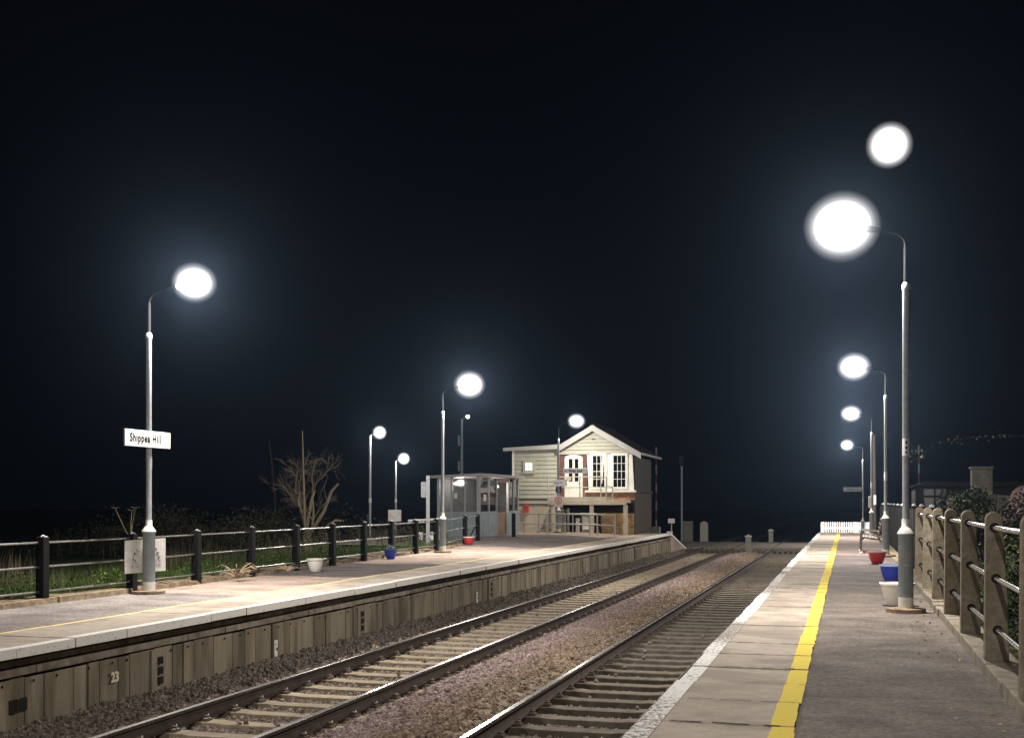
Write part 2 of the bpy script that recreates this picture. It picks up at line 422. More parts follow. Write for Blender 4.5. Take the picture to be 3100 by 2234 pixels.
def ballast_mat(name, stone):
    m, nt, b = nodes_of(name)
    b.inputs['Roughness'].default_value = 0.88
    b.inputs['Specular IOR Level'].default_value = 0.25
    g = nt.nodes.new('ShaderNodeNewGeometry')
    sp = nt.nodes.new('ShaderNodeSeparateXYZ')
    nt.links.new(g.outputs['Position'], sp.inputs[0])
    def noise(sc, det=3):
        n = nt.nodes.new('ShaderNodeTexNoise')
        n.inputs['Scale'].default_value = sc
        n.inputs['Detail'].default_value = det
        nt.links.new(g.outputs['Position'], n.inputs['Vector'])
        return n.outputs['Fac']
    fine = ramp(nt, [(0.30, (0.140, 0.103, 0.094)), (0.50, (0.245, 0.185, 0.172)), (0.70, (0.39, 0.31, 0.29))])
    nt.links.new(noise(16, 2), fine.inputs[0])
    warm = ramp(nt, [(0.30, (0.110, 0.080, 0.052)), (0.50, (0.195, 0.145, 0.098)), (0.70, (0.32, 0.245, 0.175))])
    nt.links.new(noise(17, 2), warm.inputs[0])
    grey = ramp(nt, [(0.30, (0.085, 0.067, 0.053)), (0.52, (0.165, 0.135, 0.113)), (0.72, (0.29, 0.245, 0.215))])
    nt.links.new(noise(18, 2), grey.inputs[0])
    # rust dust lies along the near track's rail; coal-grey stone by the far wall and in the four-foot
    def by_x(stops):
        ma = nt.nodes.new('ShaderNodeMath')
        ma.operation = 'MULTIPLY_ADD'
        ma.inputs[1].default_value = 1.3
        nt.links.new(noise(1.4, 4), ma.inputs[0])
        nt.links.new(sp.outputs['X'], ma.inputs[2])
        mr = nt.nodes.new('ShaderNodeMapRange')
        mr.inputs['From Min'].default_value = -9 + 0.65
        mr.inputs['From Max'].default_value = -1 + 0.65
        nt.links.new(ma.outputs[0], mr.inputs['Value'])
        r = ramp(nt, [((x + 9) / 8, (v, v, v)) for x, v in stops])
        nt.links.new(mr.outputs[0], r.inputs[0])
        return r.outputs[0]
    f1 = by_x([(-7.0, 0.55), (-5.5, 0.55), (-5.3, 0.0), (-4.75, 0), (-4.35, 0.85), (-3.8, 0.95), (-3.4, 0.6), (-3.3, 0.45)])
    f2 = by_x([(-7.2, 0.95), (-6.9, 0.6), (-5.6, 0.6), (-5.3, 0.0), (-3.6, 0.0), (-3.4, 0.95)])
    a = nt.nodes.new('ShaderNodeMix')
    a.data_type = 'RGBA'
    nt.links.new(f1, a.inputs['Factor'])
    nt.links.new(fine.outputs[0], a.inputs['A'])
    nt.links.new(warm.outputs[0], a.inputs['B'])
    c = nt.nodes.new('ShaderNodeMix')
    c.data_type = 'RGBA'
    nt.links.new(f2, c.inputs['Factor'])
    nt.links.new(a.outputs['Result'], c.inputs['A'])
    nt.links.new(grey.outputs[0], c.inputs['B'])
    nt.links.new(c.outputs['Result'], b.inputs['Base Color'])
    if not stone:
        v = nt.nodes.new('ShaderNodeTexVoronoi')
        v.inputs['Scale'].default_value = 20
        nt.links.new(g.outputs['Position'], v.inputs['Vector'])
        bp = nt.nodes.new('ShaderNodeBump')
        bp.inputs['Strength'].default_value = 0.9
        bp.inputs['Distance'].default_value = 0.03
        bp.invert = True
        nt.links.new(v.outputs['Distance'], bp.inputs['Height'])
        nt.links.new(bp.outputs[0], b.inputs['Normal'])
    return m
M['ballast'] = ballast_mat('ballast bed', False)
M['stone'] = ballast_mat('ballast stone', True)

def glass_mat():
    m = bpy.data.materials.new('shelter glass')
    m.use_nodes = True
    nt = m.node_tree
    nt.nodes.clear()
    t = nt.nodes.new('ShaderNodeBsdfTransparent')
    t.inputs[0].default_value = (0.80, 0.84, 0.84, 1)
    g = nt.nodes.new('ShaderNodeBsdfGlossy')
    g.inputs['Roughness'].default_value = 0.04
    d = nt.nodes.new('ShaderNodeBsdfDiffuse')
    d.inputs[0].default_value = (0.30, 0.31, 0.31, 1)
    n = nt.nodes.new('ShaderNodeTexNoise')
    n.inputs['Scale'].default_value = 1.6
    n.inputs['Detail'].default_value = 6
    r = ramp(nt, [(0.35, (0.03,) * 3), (0.7, (0.15,) * 3)])
    nt.links.new(n.outputs['Fac'], r.inputs[0])
    m1 = nt.nodes.new('ShaderNodeMixShader')              # grime on the pane
    nt.links.new(r.outputs[0], m1.inputs[0])
    nt.links.new(t.outputs[0], m1.inputs[1])
    nt.links.new(d.outputs[0], m1.inputs[2])
    fr = nt.nodes.new('ShaderNodeFresnel')
    fr.inputs[0].default_value = 1.5
    m2 = nt.nodes.new('ShaderNodeMixShader')
    nt.links.new(fr.outputs[0], m2.inputs[0])
    nt.links.new(m1.outputs[0], m2.inputs[1])
    nt.links.new(g.outputs[0], m2.inputs[2])
    o = nt.nodes.new('ShaderNodeOutputMaterial')
    nt.links.new(m2.outputs[0], o.inputs[0])
    return m
M['glass'] = glass_mat()

# ------------------------------------------------------------------ object helpers
def tag(o, label=None, cat=None, group=None, kind=None):
    if label: o['label'] = label
    if cat: o['category'] = cat
    if group: o['group'] = group
    if kind: o['kind'] = kind
    return o

def thing(name, label, cat, loc=(0, 0, 0), rz=0.0, group=None):
    o = bpy.data.objects.new(name, None)
    o.empty_display_size = 0.2
    COL.objects.link(o)
    o.location = loc
    o.rotation_euler = (0, 0, rz)
    return tag(o, label, cat, group)

def base_of(parent):
    v = Vector((0, 0, 0))
    while parent is not None:
        v += parent.location
        parent = parent.parent
    return v

def copy_tree(o, parent=None):
    c = o.copy()
    COL.objects.link(c)
    c.parent = parent
    for ch in list(o.children):
        copy_tree(ch, c)
    return c

class MB:
    def __init__(self):
        self.v, self.f, self.mi = [], [], []
    def add(self, vs, fs, mi=0):
        n = len(self.v)
        self.v.extend([tuple(p) for p in vs])
        self.f.extend([tuple(i + n for i in f) for f in fs])
        self.mi.extend([mi] * len(fs))
        return self
    def box(self, x0, y0, z0, x1, y1, z1, mi=0):
        if x0 > x1: x0, x1 = x1, x0
        if y0 > y1: y0, y1 = y1, y0
        if z0 > z1: z0, z1 = z1, z0
        vs = [(x0, y0, z0), (x1, y0, z0), (x1, y1, z0), (x0, y1, z0), (x0, y0, z1), (x1, y0, z1), (x1, y1, z1), (x0, y1, z1)]
        return self.add(vs, [(0, 3, 2, 1), (4, 5, 6, 7), (0, 1, 5, 4), (1, 2, 6, 5), (2, 3, 7, 6), (3, 0, 4, 7)], mi)
    def bar(self, p0, p1, w, h, mi=0):
        """rectangular bar from p0 to p1: w across (horizontal), h up"""
        p0, p1 = Vector(p0), Vector(p1)
        d = (p1 - p0).normalized()
        up = Vector((0, 0, 1)) if abs(d.z) < 0.95 else Vector((0, 1, 0))
        s = d.cross(up).normalized()
        u = s.cross(d).normalized()
        vs = []
        for p in (p0, p1):
            for a, b_ in ((-1, -1), (1, -1), (1, 1), (-1, 1)):
                vs.append(p + s * (a * w / 2) + u * (b_ * h / 2))
        return self.add(vs, [(0, 1, 2, 3), (7, 6, 5, 4), (0, 4, 5, 1), (1, 5, 6, 2), (2, 6, 7, 3), (3, 7, 4, 0)], mi)
    def tube(self, path, r, n=10, mi=0, caps=True):
        path = [Vector(p) for p in path]
        k = len(path)
        rs = r if isinstance(r, (list, tuple)) else [r] * k
        vs, fs = [], []
        prev = None
        for i, p in enumerate(path):
            if i == 0: d = path[1] - p
            elif i == k - 1: d = p - path[i - 1]
            else: d = (path[i + 1] - path[i - 1])
            d.normalize()
            if prev is None:
                a = Vector((0, 0, 1)) if abs(d.z) < 0.9 else Vector((1, 0, 0))
                s = d.cross(a).normalized()
            else:
                s = (prev - d * prev.dot(d)).normalized()
            prev = s
            u = d.cross(s)
            for j in range(n):
                a = 2 * PI * j / n
                vs.append(p + (s * math.cos(a) + u * math.sin(a)) * rs[i])
        for i in range(k - 1):
            for j in range(n):
                j2 = (j + 1) % n
                fs.append((i * n + j, i * n + j2, (i + 1) * n + j2, (i + 1) * n + j))
        if caps:
            fs.append(tuple(reversed(range(n))))
            fs.append(tuple(range((k - 1) * n, k * n)))
        return self.add(vs, fs, mi)
    def lathe(self, prof, c=(0, 0, 0), n=24, mi=0):
        vs, fs = [], []
        k = len(prof)
        for r, z in prof:
            for j in range(n):
                a = 2 * PI * j / n
                vs.append((c[0] + r * math.cos(a), c[1] + r * math.sin(a), c[2] + z))
        for i in range(k - 1):
            for j in range(n):
                j2 = (j + 1) % n
                fs.append((i * n + j, i * n + j2, (i + 1) * n + j2, (i + 1) * n + j))
        if prof[0][0] > 1e-4: fs.append(tuple(reversed(range(n))))
        if prof[-1][0] > 1e-4: fs.append(tuple(range((k - 1) * n, k * n)))
        return self.add(vs, fs, mi)
    def prism(self, poly, axis, a0, a1, mi=0):
        def P(u, v, a):
            return (u, a, v) if axis == 'y' else ((a, u, v) if axis == 'x' else (u, v, a))
        n = len(poly)
        vs = [P(u, v, a0) for u, v in poly] + [P(u, v, a1) for u, v in poly]
        fs = [tuple(range(n)), tuple(reversed(range(n, 2 * n)))]
        for i in range(n):
            j = (i + 1) % n
            fs.append((i, i + n, j + n, j))
        return self.add(vs, fs, mi)
    def ell(self, c, r, nu=24, nv=14, mi=0):
        prof = [(max(1e-5, math.sin(PI * i / nv)), -math.cos(PI * i / nv)) for i in range(nv + 1)]
        vs, fs = [], []
        for a, z in prof:
            for j in range(nu):
                t = 2 * PI * j / nu
                vs.append((c[0] + r[0] * a * math.cos(t), c[1] + r[1] * a * math.sin(t), c[2] + r[2] * z))
        for i in range(nv):
            for j in range(nu):
                j2 = (j + 1) % nu
                fs.append((i * nu + j, i * nu + j2, (i + 1) * nu + j2, (i + 1) * nu + j))
        return self.add(vs, fs, mi)
    def build(self, name, m, parent=None, smooth=False, bevel=0.0, local=False):
        me = bpy.data.meshes.new(name)
        off = Vector((0, 0, 0)) if (parent is None or local) else base_of(parent)
        me.from_pydata([(p[0] - off.x, p[1] - off.y, p[2] - off.z) for p in self.v], [], self.f)
        for mm in (m if isinstance(m, (list, tuple)) else [m]):
            me.materials.append(mm)
        if any(self.mi):
            me.polygons.foreach_set('material_index', self.mi)
        import bmesh
        bm = bmesh.new()
        bm.from_mesh(me)
        bmesh.ops.recalc_face_normals(bm, faces=bm.faces)
        bm.to_mesh(me)
        bm.free()
        if smooth:
            me.polygons.foreach_set('use_smooth', [True] * len(me.polygons))
            try:
                me.set_sharp_from_angle(angle=math.radians(40))
            except Exception:
                pass
        me.update()
        o = bpy.data.objects.new(name, me)
        COL.objects.link(o)
        if parent is not None:
            o.parent = parent
        if bevel:
            bv = o.modifiers.new('edge', 'BEVEL')
            bv.width = bevel
            bv.segments = 2
            bv.limit_method = 'ANGLE'
        return o

def text(name, body, size, loc, rot, m, parent=None, align='CENTER', extrude=0.001, sx=1.0, bold=0.0, space=1.0):
    cu = bpy.data.curves.new(name, 'FONT')
    cu.body = body
    cu.size = size
    cu.align_x = align
    cu.align_y = 'CENTER'
    cu.extrude = extrude
    cu.offset = bold
    cu.space_character = space
    tmp = bpy.data.objects.new(name, cu)
    COL.objects.link(tmp)
    me = bpy.data.meshes.new_from_object(tmp.evaluated_get(bpy.context.evaluated_depsgraph_get()))
    bpy.data.objects.remove(tmp)
    bpy.data.curves.remove(cu)
    me.materials.clear()
    me.materials.append(m)
    o = bpy.data.objects.new(name, me)
    COL.objects.link(o)
    off = base_of(parent) if parent is not None else Vector((0, 0, 0))
    o.location = Vector(loc) - off
    o.rotation_euler = rot
    o.scale = (sx, 1, 1)
    if parent is not None:
        o.parent = parent
    return o
FACE_CAM = (PI / 2, 0, 0)            # readable from -Y
FACE_TRACK = (PI / 2, 0, PI / 2)     # readable from +X

def flat_mesh(name, verts, quads, m, parent=None):
    """fast mesh from numpy arrays (faces of equal size)"""
    me = bpy.data.meshes.new(name)
    verts = np.asarray(verts, dtype=np.float32)
    quads = np.asarray(quads, dtype=np.int32)
    k = quads.shape[1]
    me.vertices.add(len(verts))
    me.vertices.foreach_set('co', verts.ravel())
    me.loops.add(quads.size)
    me.loops.foreach_set('vertex_index', quads.ravel())
    me.polygons.add(len(quads))
    me.polygons.foreach_set('loop_start', np.arange(0, quads.size, k, dtype=np.int32))
    me.materials.append(m)
    me.update(calc_edges=True)
    me.validate()
    o = bpy.data.objects.new(name, me)
    COL.objects.link(o)
    if parent is not None:
        o.parent = parent
    return o

def leaves(name, pts, size, m, parent=None, flat=0.0, aspect=0.6):
    """one small folded leaf quad at each point"""
    n = len(pts)
    pts = np.asarray(pts)
    d = rng.normal(size=(n, 3))
    d[:, 2] *= (1 - flat)
    d /= np.linalg.norm(d, axis=1)[:, None]
    e = rng.normal(size=(n, 3))
    s = np.cross(d, e)
    s /= np.linalg.norm(s, axis=1)[:, None]
    L = (size * rng.uniform(0.6, 1.4, n))[:, None]
    w = L * aspect * 0.5
    v = np.stack([pts, pts + d * L * 0.5 + s * w, pts + d * L, pts + d * L * 0.5 - s * w], axis=1).reshape(-1, 3)
    q = np.arange(4 * n).reshape(-1, 4)
    off = base_of(parent) if parent is not None else Vector((0, 0, 0))
    return flat_mesh(name, v - np.array(off), q, m, parent)

def blades(name, xy, z0, h, w, m, lean=0.25):
    """grass blades: a bent strip of two quads"""
    n = len(xy)
    a = rng.uniform(0, 2 * PI, n)
    b = rng.uniform(0, 2 * PI, n)
    l = (rng.uniform(0, lean, n) * h)
    base = np.column_stack([xy, z0])
    side = np.column_stack([np.cos(a), np.sin(a), np.zeros(n)]) * (w / 2)[:, None]
    ln = np.column_stack([np.cos(b), np.sin(b), np.zeros(n)])
    mid = base + ln * (l * 0.35)[:, None] + np.column_stack([np.zeros((n, 2)), h * 0.6])
    top = base + ln * l[:, None] + np.column_stack([np.zeros((n, 2)), h])
    v = np.stack([base - side, base + side, mid + side * 0.7, mid - side * 0.7, top + side * 0.1, top - side * 0.1], axis=1).reshape(-1, 3)
    i = np.arange(n)[:, None] * 6
    q = np.concatenate([i + np.array([0, 1, 2, 3]), i + np.array([3, 2, 4, 5])], axis=0)
    return flat_mesh(name, v, q, m)

def blob_points(n, c, r, shell=0.55):
    d = rng.normal(size=(n, 3))
    d /= np.linalg.norm(d, axis=1)[:, None]
    rad = rng.uniform(shell, 1.0, n) ** 0.7
    return np.asarray(c) + d * rad[:, None] * np.asarray(r)

# ------------------------------------------------------------------ levels
PZ = 0.84                # platform level above the rail tops (z = 0)
RE = -1.31               # edge of the platform the viewer stands on
LE = -7.80               # edge of the platform opposite
def rise(x, y):
    """the far platform climbs a little towards the signal box"""
    a = min(1, max(0, (y - 33.5) / 5)); b_ = min(1, max(0, (-x - 9.6) / 1.6))
    return 0.10 * a * a * (3 - 2 * a) * b_

# ------------------------------------------------------------------ the setting
tag(MB().add([(-390, -60, -0.42), (390, -60, -0.42), (390, 390, -0.42), (-390, 390, -0.42)], [(0, 1, 2, 3)]).build('ground', M['soil']), kind='structure')

# ballast bed
def ballast_z(x):
    pts = [(-8.3, -0.02), (-7.9, -0.02), (-7.55, -0.10), (-7.15, -0.20), (-7.0, -0.235), (-5.5, -0.235), (-5.3, -0.20), (-5.05, -0.13), (-4.6, -0.09), (-4.2, -0.12), (-3.8, -0.20),
           (-3.5, -0.28), (-2.2, -0.28), (-1.9, -0.25), (-1.0, -0.25)]
    return np.interp(x, [p[0] for p in pts], [p[1] for p in pts])
xs = np.arange(-8.3, -0.95, 0.10)
ys = np.concatenate([np.arange(3, 60.2, 0.3)])
gx, gy = np.meshgrid(xs, ys)
gz = ballast_z(gx) + rng.normal(0, 0.008, gx.shape)
gz = gz - np.clip((gy - 52) / 8, 0, 1) * 0.05
nx_ = len(xs)
vv = np.column_stack([gx.ravel(), gy.ravel(), gz.ravel()])
ii = (np.arange(len(ys) - 1)[:, None] * nx_ + np.arange(nx_ - 1)[None, :]).ravel()
tag(flat_mesh('ballast_bed', vv, np.column_stack([ii, ii + 1, ii + nx_ + 1, ii + nx_]), M['ballast']), kind='structure')

SP = 0.65                # sleeper pitch
Y0 = 5.35
def scatter_stones():
    out = []
    for (ya, yb, dens) in ((5.5, 13, 520), (13, 22, 400), (22, 36, 260), (36, 59, 150)):
        n = int((yb - ya) * 6.6 * dens)
        x = rng.uniform(-8.05, -1.45, n)
        y = rng.uniform(ya, yb, n)
        ph = ((y - Y0) / SP) % 1.0
        on = ((ph < 0.20) | (ph > 0.80))
        in_l = (x > -7.52) & (x < -4.98)
        in_r = (x > -4.10) & (x < -1.55)
        keep = ~(on & (in_l | in_r)) | (rng.uniform(size=n) < 0.008)
        for rx in (-7.004, -5.504, -3.577, -2.07):
            keep &= np.abs(x - rx) > 0.085
        four = ((x > -6.9) & (x < -5.6)) | ((x > -3.5) & (x < -2.1))
        keep &= ~(four & (rng.uniform(size=n) < 0.25))
        x, y = x[keep], y[keep]
        top = on[keep] & (in_l | in_r)[keep]
        z = ballast_z(x) + rng.uniform(-0.016, 0.024, len(x)) - np.clip((y - 52) / 8, 0, 1) * 0.05
        z[top] = -0.15
        # little heaps so that the surface is not one plane
        z += 0.018 * np.sin(x * 5.1 + 1.3 * np.sin(y * 2.3)) * np.sin(y * 3.7) * (~(((x > -7.4) & (x < -5.1)) | ((x > -4.0) & (x < -1.6))))
        out.append(np.column_stack([x, y, z]))
    return np.concatenate(out)
sp_ = scatter_stones()
me = bpy.data.meshes.new('ballast_stones')
me.vertices.add(len(sp_))
me.vertices.foreach_set('co', sp_.astype(np.float32).ravel())
me.update()
st = bpy.data.objects.new('ballast_stones', me)
COL.objects.link(st)
tag(st, 'loose grey, pink and rusty ballast stones between the sleepers and rails', 'ballast', kind='stuff')
ng = bpy.data.node_groups.new('stones', 'GeometryNodeTree')
ng.interface.new_socket('Geometry', in_out='INPUT', socket_type='NodeSocketGeometry')
ng.interface.new_socket('Geometry', in_out='OUTPUT', socket_type='NodeSocketGeometry')
N = ng.nodes
gi, go = N.new('NodeGroupInput'), N.new('NodeGroupOutput')
ico = N.new('GeometryNodeMeshIcoSphere')
ico.inputs['Radius'].default_value = 0.034
ico.inputs['Subdivisions'].default_value = 2
tn = N.new('ShaderNodeTexNoise')
tn.inputs['Scale'].default_value = 26
tn.inputs['Detail'].default_value = 1
vs_ = N.new('ShaderNodeVectorMath')
vs_.operation = 'SUBTRACT'
vs_.inputs[1].default_value = (0.5, 0.5, 0.5)
ng.links.new(tn.outputs['Color'], vs_.inputs[0])
vm = N.new('ShaderNodeVectorMath')
vm.operation = 'SCALE'
vm.inputs['Scale'].default_value = 0.062
ng.links.new(vs_.outputs[0], vm.inputs[0])
sp2 = N.new('GeometryNodeSetPosition')
ng.links.new(ico.outputs['Mesh'], sp2.inputs['Geometry'])
ng.links.new(vm.outputs[0], sp2.inputs['Offset'])
smat = N.new('GeometryNodeSetMaterial')
smat.inputs['Material'].default_value = M['stone']
ng.links.new(sp2.outputs[0], smat.inputs['Geometry'])
iop = N.new('GeometryNodeInstanceOnPoints')
ng.links.new(gi.outputs[0], iop.inputs['Points'])
ng.links.new(smat.outputs[0], iop.inputs['Instance'])
rr = N.new('FunctionNodeRandomValue')
rr.data_type = 'FLOAT_VECTOR'
rr.inputs['Max'].default_value = (6.28, 6.28, 6.28)
ng.links.new(rr.outputs[0], iop.inputs['Rotation'])
rs = N.new('FunctionNodeRandomValue')
rs.data_type = 'FLOAT_VECTOR'
rs.inputs['Min'].default_value = (0.65, 0.6, 0.45)
rs.inputs['Max'].default_value = (1.45, 1.25, 1.05)
rs.inputs['Seed'].default_value = 5
ng.links.new(rs.outputs[0], iop.inputs['Scale'])
ng.links.new(iop.outputs[0], go.inputs[0])
st.modifiers.new('stones', 'NODES').node_group = ng

# road over the level crossing
road = MB()
road.box(-80, 60.6, -0.40, 80, 69.5, -0.012)
tag(road.build('crossing_road', M['road']), kind='structure')
tag(MB().box(-9.5, 60.35, -0.3, -0.3, 60.6, 0.004).build('crossing_kerb', M['kerb']), kind='structure')

# platform the viewer stands on
pr = tag(bpy.data.objects.new('platform_right', None), kind='structure')
COL.objects.link(pr)
cop = MB()
wl, yl = MB(), MB()
joints = []
y = -4.0
while y < 57.6:
    L = 0.90 + random.uniform(-0.02, 0.02)
    y1 = y + L
    dz = random.uniform(-0.006, 0.006)
    e = random.uniform(-0.012, 0.012)
    cop.box(RE + e, y + 0.006, PZ - 0.11, -0.325 + random.uniform(-0.008, 0.008), y1 - 0.006, PZ + dz)
    a = random.uniform(-0.007, 0.007); b_ = random.uniform(-0.012, 0.012); c_ = random.uniform(-0.006, 0.006)
    wl.box(RE + e - 0.002, y + 0.004, PZ + dz + 0.001, -1.165 + a, y1 - 0.004, PZ + dz + 0.004)
    wl.box(RE + e - 0.003, y + 0.006, PZ - 0.10, RE + e + 0.0005, y1 - 0.006, PZ + dz + 0.004)
    k_ = 5
    for q in range(k_):
        ya, yb = y + 0.008 + (L - 0.016) * q / k_, y + 0.008 + (L - 0.016) * (q + 1) / k_
        yl.box(-0.470 + c_ + random.uniform(-0.003, 0.003), ya, PZ + dz + 0.001, -0.322 + b_ * 0.6 + random.uniform(-0.006, 0.006), yb, PZ + dz + 0.004)
    joints.append(y1)
    y = y1
js = MB()
for yj in joints:
    x_ = RE + 0.15 + random.uniform(0, 0.1)
    off = random.uniform(-0.01, 0.01)
    while x_ < -0.33:
        x2 = min(x_ + random.uniform(0.04, 0.11), -0.325)
        if random.random() < 0.80:
            a0 = random.uniform(0.006, 0.012); b0 = random.uniform(0.006, 0.020)
            js.add([(x_, yj - a0, PZ + 0.0095), (x2, yj - a0 * random.uniform(0.7, 1.2), PZ + 0.0095), (x2, yj + b0, PZ + 0.0095), (x_, yj + b0 * random.uniform(0.6, 1.2), PZ + 0.0095)], [(0, 1, 2, 3)])
        x_ = x2
cop.build('coping_slabs', M['coping'], pr, bevel=0.004)
js.build('joint_dirt', M['joint'], pr)
wl.build('white_edge_line', M['white_paint'], pr)
yl.build('yellow_line', M['yellow_paint'], pr)
YR = 57.6
surf = MB()
surf.box(-0.320, -4, PZ - 0.3, 1.10, YR, PZ - 0.006)
surf.build('tarmac', M['tarmac_near'], pr)
ramp_poly = [(YR, PZ - 0.004), (YR + 10.2, -0.02), (YR + 10.2, -0.4), (YR, -0.4)]
MB().prism(ramp_poly, 'x', RE, 1.6).build('end_ramp', M['tarmac_near'], pr)
MB().box(RE + 0.14, -4, -0.4, 1.0, YR, PZ - 0.115).build('edge_wall', M['panel'], pr)
kb = MB()
y = 3.0
while y < 22.3:
    kb.box(1.095 + random.uniform(-0.008, 0.008), y + 0.005, PZ - 0.3, 1.42, y + 1.06, PZ + 0.10 + random.uniform(-0.012, 0.012))
    y += 1.07
kb.build('kerb_stones', M['kerb'], pr, bevel=0.012)
MB().box(1.10, 22.35, PZ - 0.3, 1.36, YR, PZ + 0.012).build('back_strip', M['edging'], pr)
lf = leaves('fallen_leaves', np.column_stack([rng.uniform(0.45, 1.08, 70) ** 0.8, rng.uniform(7, 22, 70), np.full(70, PZ + 0.002)]), 0.035, M['dead_leaf'], pr, flat=0.97)
lf['kind'] = 'stuff'

# platform opposite
pl = tag(bpy.data.objects.new('platform_left', None), kind='structure')
COL.objects.link(pl)
YL0, YL = 2.0, 54.6
cop, edge, yl = MB(), MB(), MB()
y = YL0 + 0.5
while y < YL - 0.3:
    L = random.choice([0.92, 0.92, 1.84])
    y1 = min(y + L, YL)
    dz = random.uniform(-0.006, 0.006); e = random.uniform(-0.014, 0.010)
    cop.box(-8.84, y, PZ - 0.095, LE + e, y1 - 0.012, PZ + dz)
    edge.box(LE + e - 0.135, y + 0.001, PZ + dz + 0.001, LE + e + 0.002, y1 - 0.013, PZ + dz + 0.004)
    edge.box(LE + e + 0.001, y + 0.001, PZ - 0.097 + random.uniform(0, 0.012), LE + e + 0.004, y1 - 0.013, PZ + dz + 0.004)
    c_ = random.uniform(-0.008, 0.008)
    yl.box(-8.87 + c_, y + 0.01, PZ + dz + 0.0012, -8.795 + c_, y1 - 0.02, PZ + dz + 0.0042)
    y = y1
cop.build('coping_slabs', M['coping'], pl, bevel=0.005)
edge.build('white_edge_line', M['white_face'], pl)
yl.build('yellow_line', M['faded_yellow'], pl)
cb = MB()
for zi, (za, zb, xf) in enumerate(((0.632, 0.692, -7.985), (0.535, 0.606, -7.965))):
    y = YL0 + 0.3 * zi
    while y < YL:
        L = random.uniform(0.55, 1.3)
        cb.box(-8.4, y, za + random.uniform(-0.004, 0.004), xf + random.uniform(-0.012, 0.008), min(y + L - 0.012, YL), zb)
        y += L
cb.build('corbel_courses', M['corbel'], pl, bevel=0.006)
MB().box(-8.5, YL0, -0.4, -8.055, YL, PZ - 0.10).build('wall_core', M['dark'], pl)
pn = MB()
y = YL0
while y < YL:
    L = random.choice([0.22, 0.24, 0.30, 0.30, 0.34, 0.42, 0.50])
    g_ = random.choice([0.008, 0.012, 0.012, 0.028])
    d = random.uniform(-0.012, 0.010)
    top = 0.505 + random.uniform(-0.012, 0.010)
    pn.box(-8.05, y, -0.4, -8.005 + d, min(y + L - g_, YL), top)
    y += L
pn.build('facing_panels', M['panel'], pl, bevel=0.004)
ch, ph_ = MB(), MB()
for yy in (12.55, 18.75, 26.4, 36.3, 46.0):                       # concrete uprights with cable recesses
    ch.box(-8.005, yy - 0.09, -0.4, -7.972, yy + 0.03, 0.50)
    for zz in (0.08, 0.20, 0.32):
        ph_.box(-7.99, yy + 0.04, zz, -7.965, yy + 0.15, zz + 0.085)
ch.build('uprights', M['panel'], pl, bevel=0.004)
ph_.build('cable_recesses', M['dark'], pl)
text('number_lettering', '23', 0.155, (-7.985, 11.74, 0.285), FACE_TRACK, M['numeral'], pl, sx=0.95, bold=0.006, extrude=0.004)
dp = MB()
dp.box(-7.996, 9.98, 0.16, -7.990, 10.10, 0.30)
dp.box(-7.996, 10.14, 0.17, -7.990, 10.25, 0.30)
for k in range(60):
    yy = 9.5 + k * 0.42 + random.uniform(-0.1, 0.1)
    dp.box(-7.996, yy, 0.44, -7.988, yy + 0.022, 0.465)
dp.build('rust_spots', M['dark'], pl)

# far platform surface (grid: it climbs towards the signal box)
xs = np.arange(-16.4, -8.83, 0.2); xs[-1] = -8.842
ys = np.arange(YL0, YL + 0.01, 0.5)
vv, qq = [], []
for yy in ys:
    back = -10.93 - max(0, 0.05 * (yy - 16)) if yy < 36 else -16.4
    for i, x_ in enumerate(xs):
        f = i / (len(xs) - 1)
        X_ = back + (xs[-1] - back) * f
        vv.append((X_, yy, PZ - 0.005 + rise(X_, yy)))
nx_ = len(xs)
ii = (np.arange(len(ys) - 1)[:, None] * nx_ + np.arange(nx_ - 1)[None, :]).ravel()
flat_mesh('tarmac', vv, np.column_stack([ii, ii + 1, ii + nx_ + 1, ii + nx_]), M['tarmac_far'], pl)
MB().prism([(YL, PZ - 0.003), (YL + 5.6, -0.10), (YL + 5.6, -0.4), (YL, -0.4)], 'x', -10.2, LE - 0.02).build('end_ramp', M['tarmac_far'], pl)
er = MB()
er.prism([(YL, PZ + 0.003), (YL + 5.6, -0.09), (YL + 5.6, -0.17), (YL, PZ - 0.09)], 'x', LE - 0.13, LE + 0.002)
er.build('ramp_edging', M['white_face'], pl)
MB().prism([(YL, 0.58), (YL + 4.9, -0.2), (YL + 4.6, -0.2), (YL, 0.52)], 'x', LE - 0.14, LE - 0.07).build('ramp_corbel', M['corbel'], pl)
ed = MB()
pts = []
for yy in np.arange(YL0, 36.2, 0.6):
    xb = -10.95 - max(0, 0.05 * (yy - 16))
    pts.append((xb, yy))
for (xa, ya), (xb, yb) in zip(pts[:-1], pts[1:]):
    h = 0.075 + random.uniform(-0.02, 0.025)
    w_ = 0.15 + random.uniform(-0.03, 0.05)
    ed.add([(xa - 0.2, ya, PZ - 0.3), (xb - 0.2, yb, PZ - 0.3), (xb + w_, yb, PZ - 0.3), (xa + w_, ya, PZ - 0.3),
            (xa - 0.2, ya, PZ + h), (xb - 0.2, yb, PZ + h), (xb + w_ - 0.04, yb, PZ + h * 0.8 + rise(xb, yb)), (xa + w_ - 0.04, ya, PZ + h * 0.8 + rise(xa, ya))],
           [(4, 5, 6, 7), (3, 7, 6, 2), (0, 1, 5, 4), (0, 4, 7, 3), (1, 2, 6, 5)])
ed.build('earth_edging', M['edging'], pl)

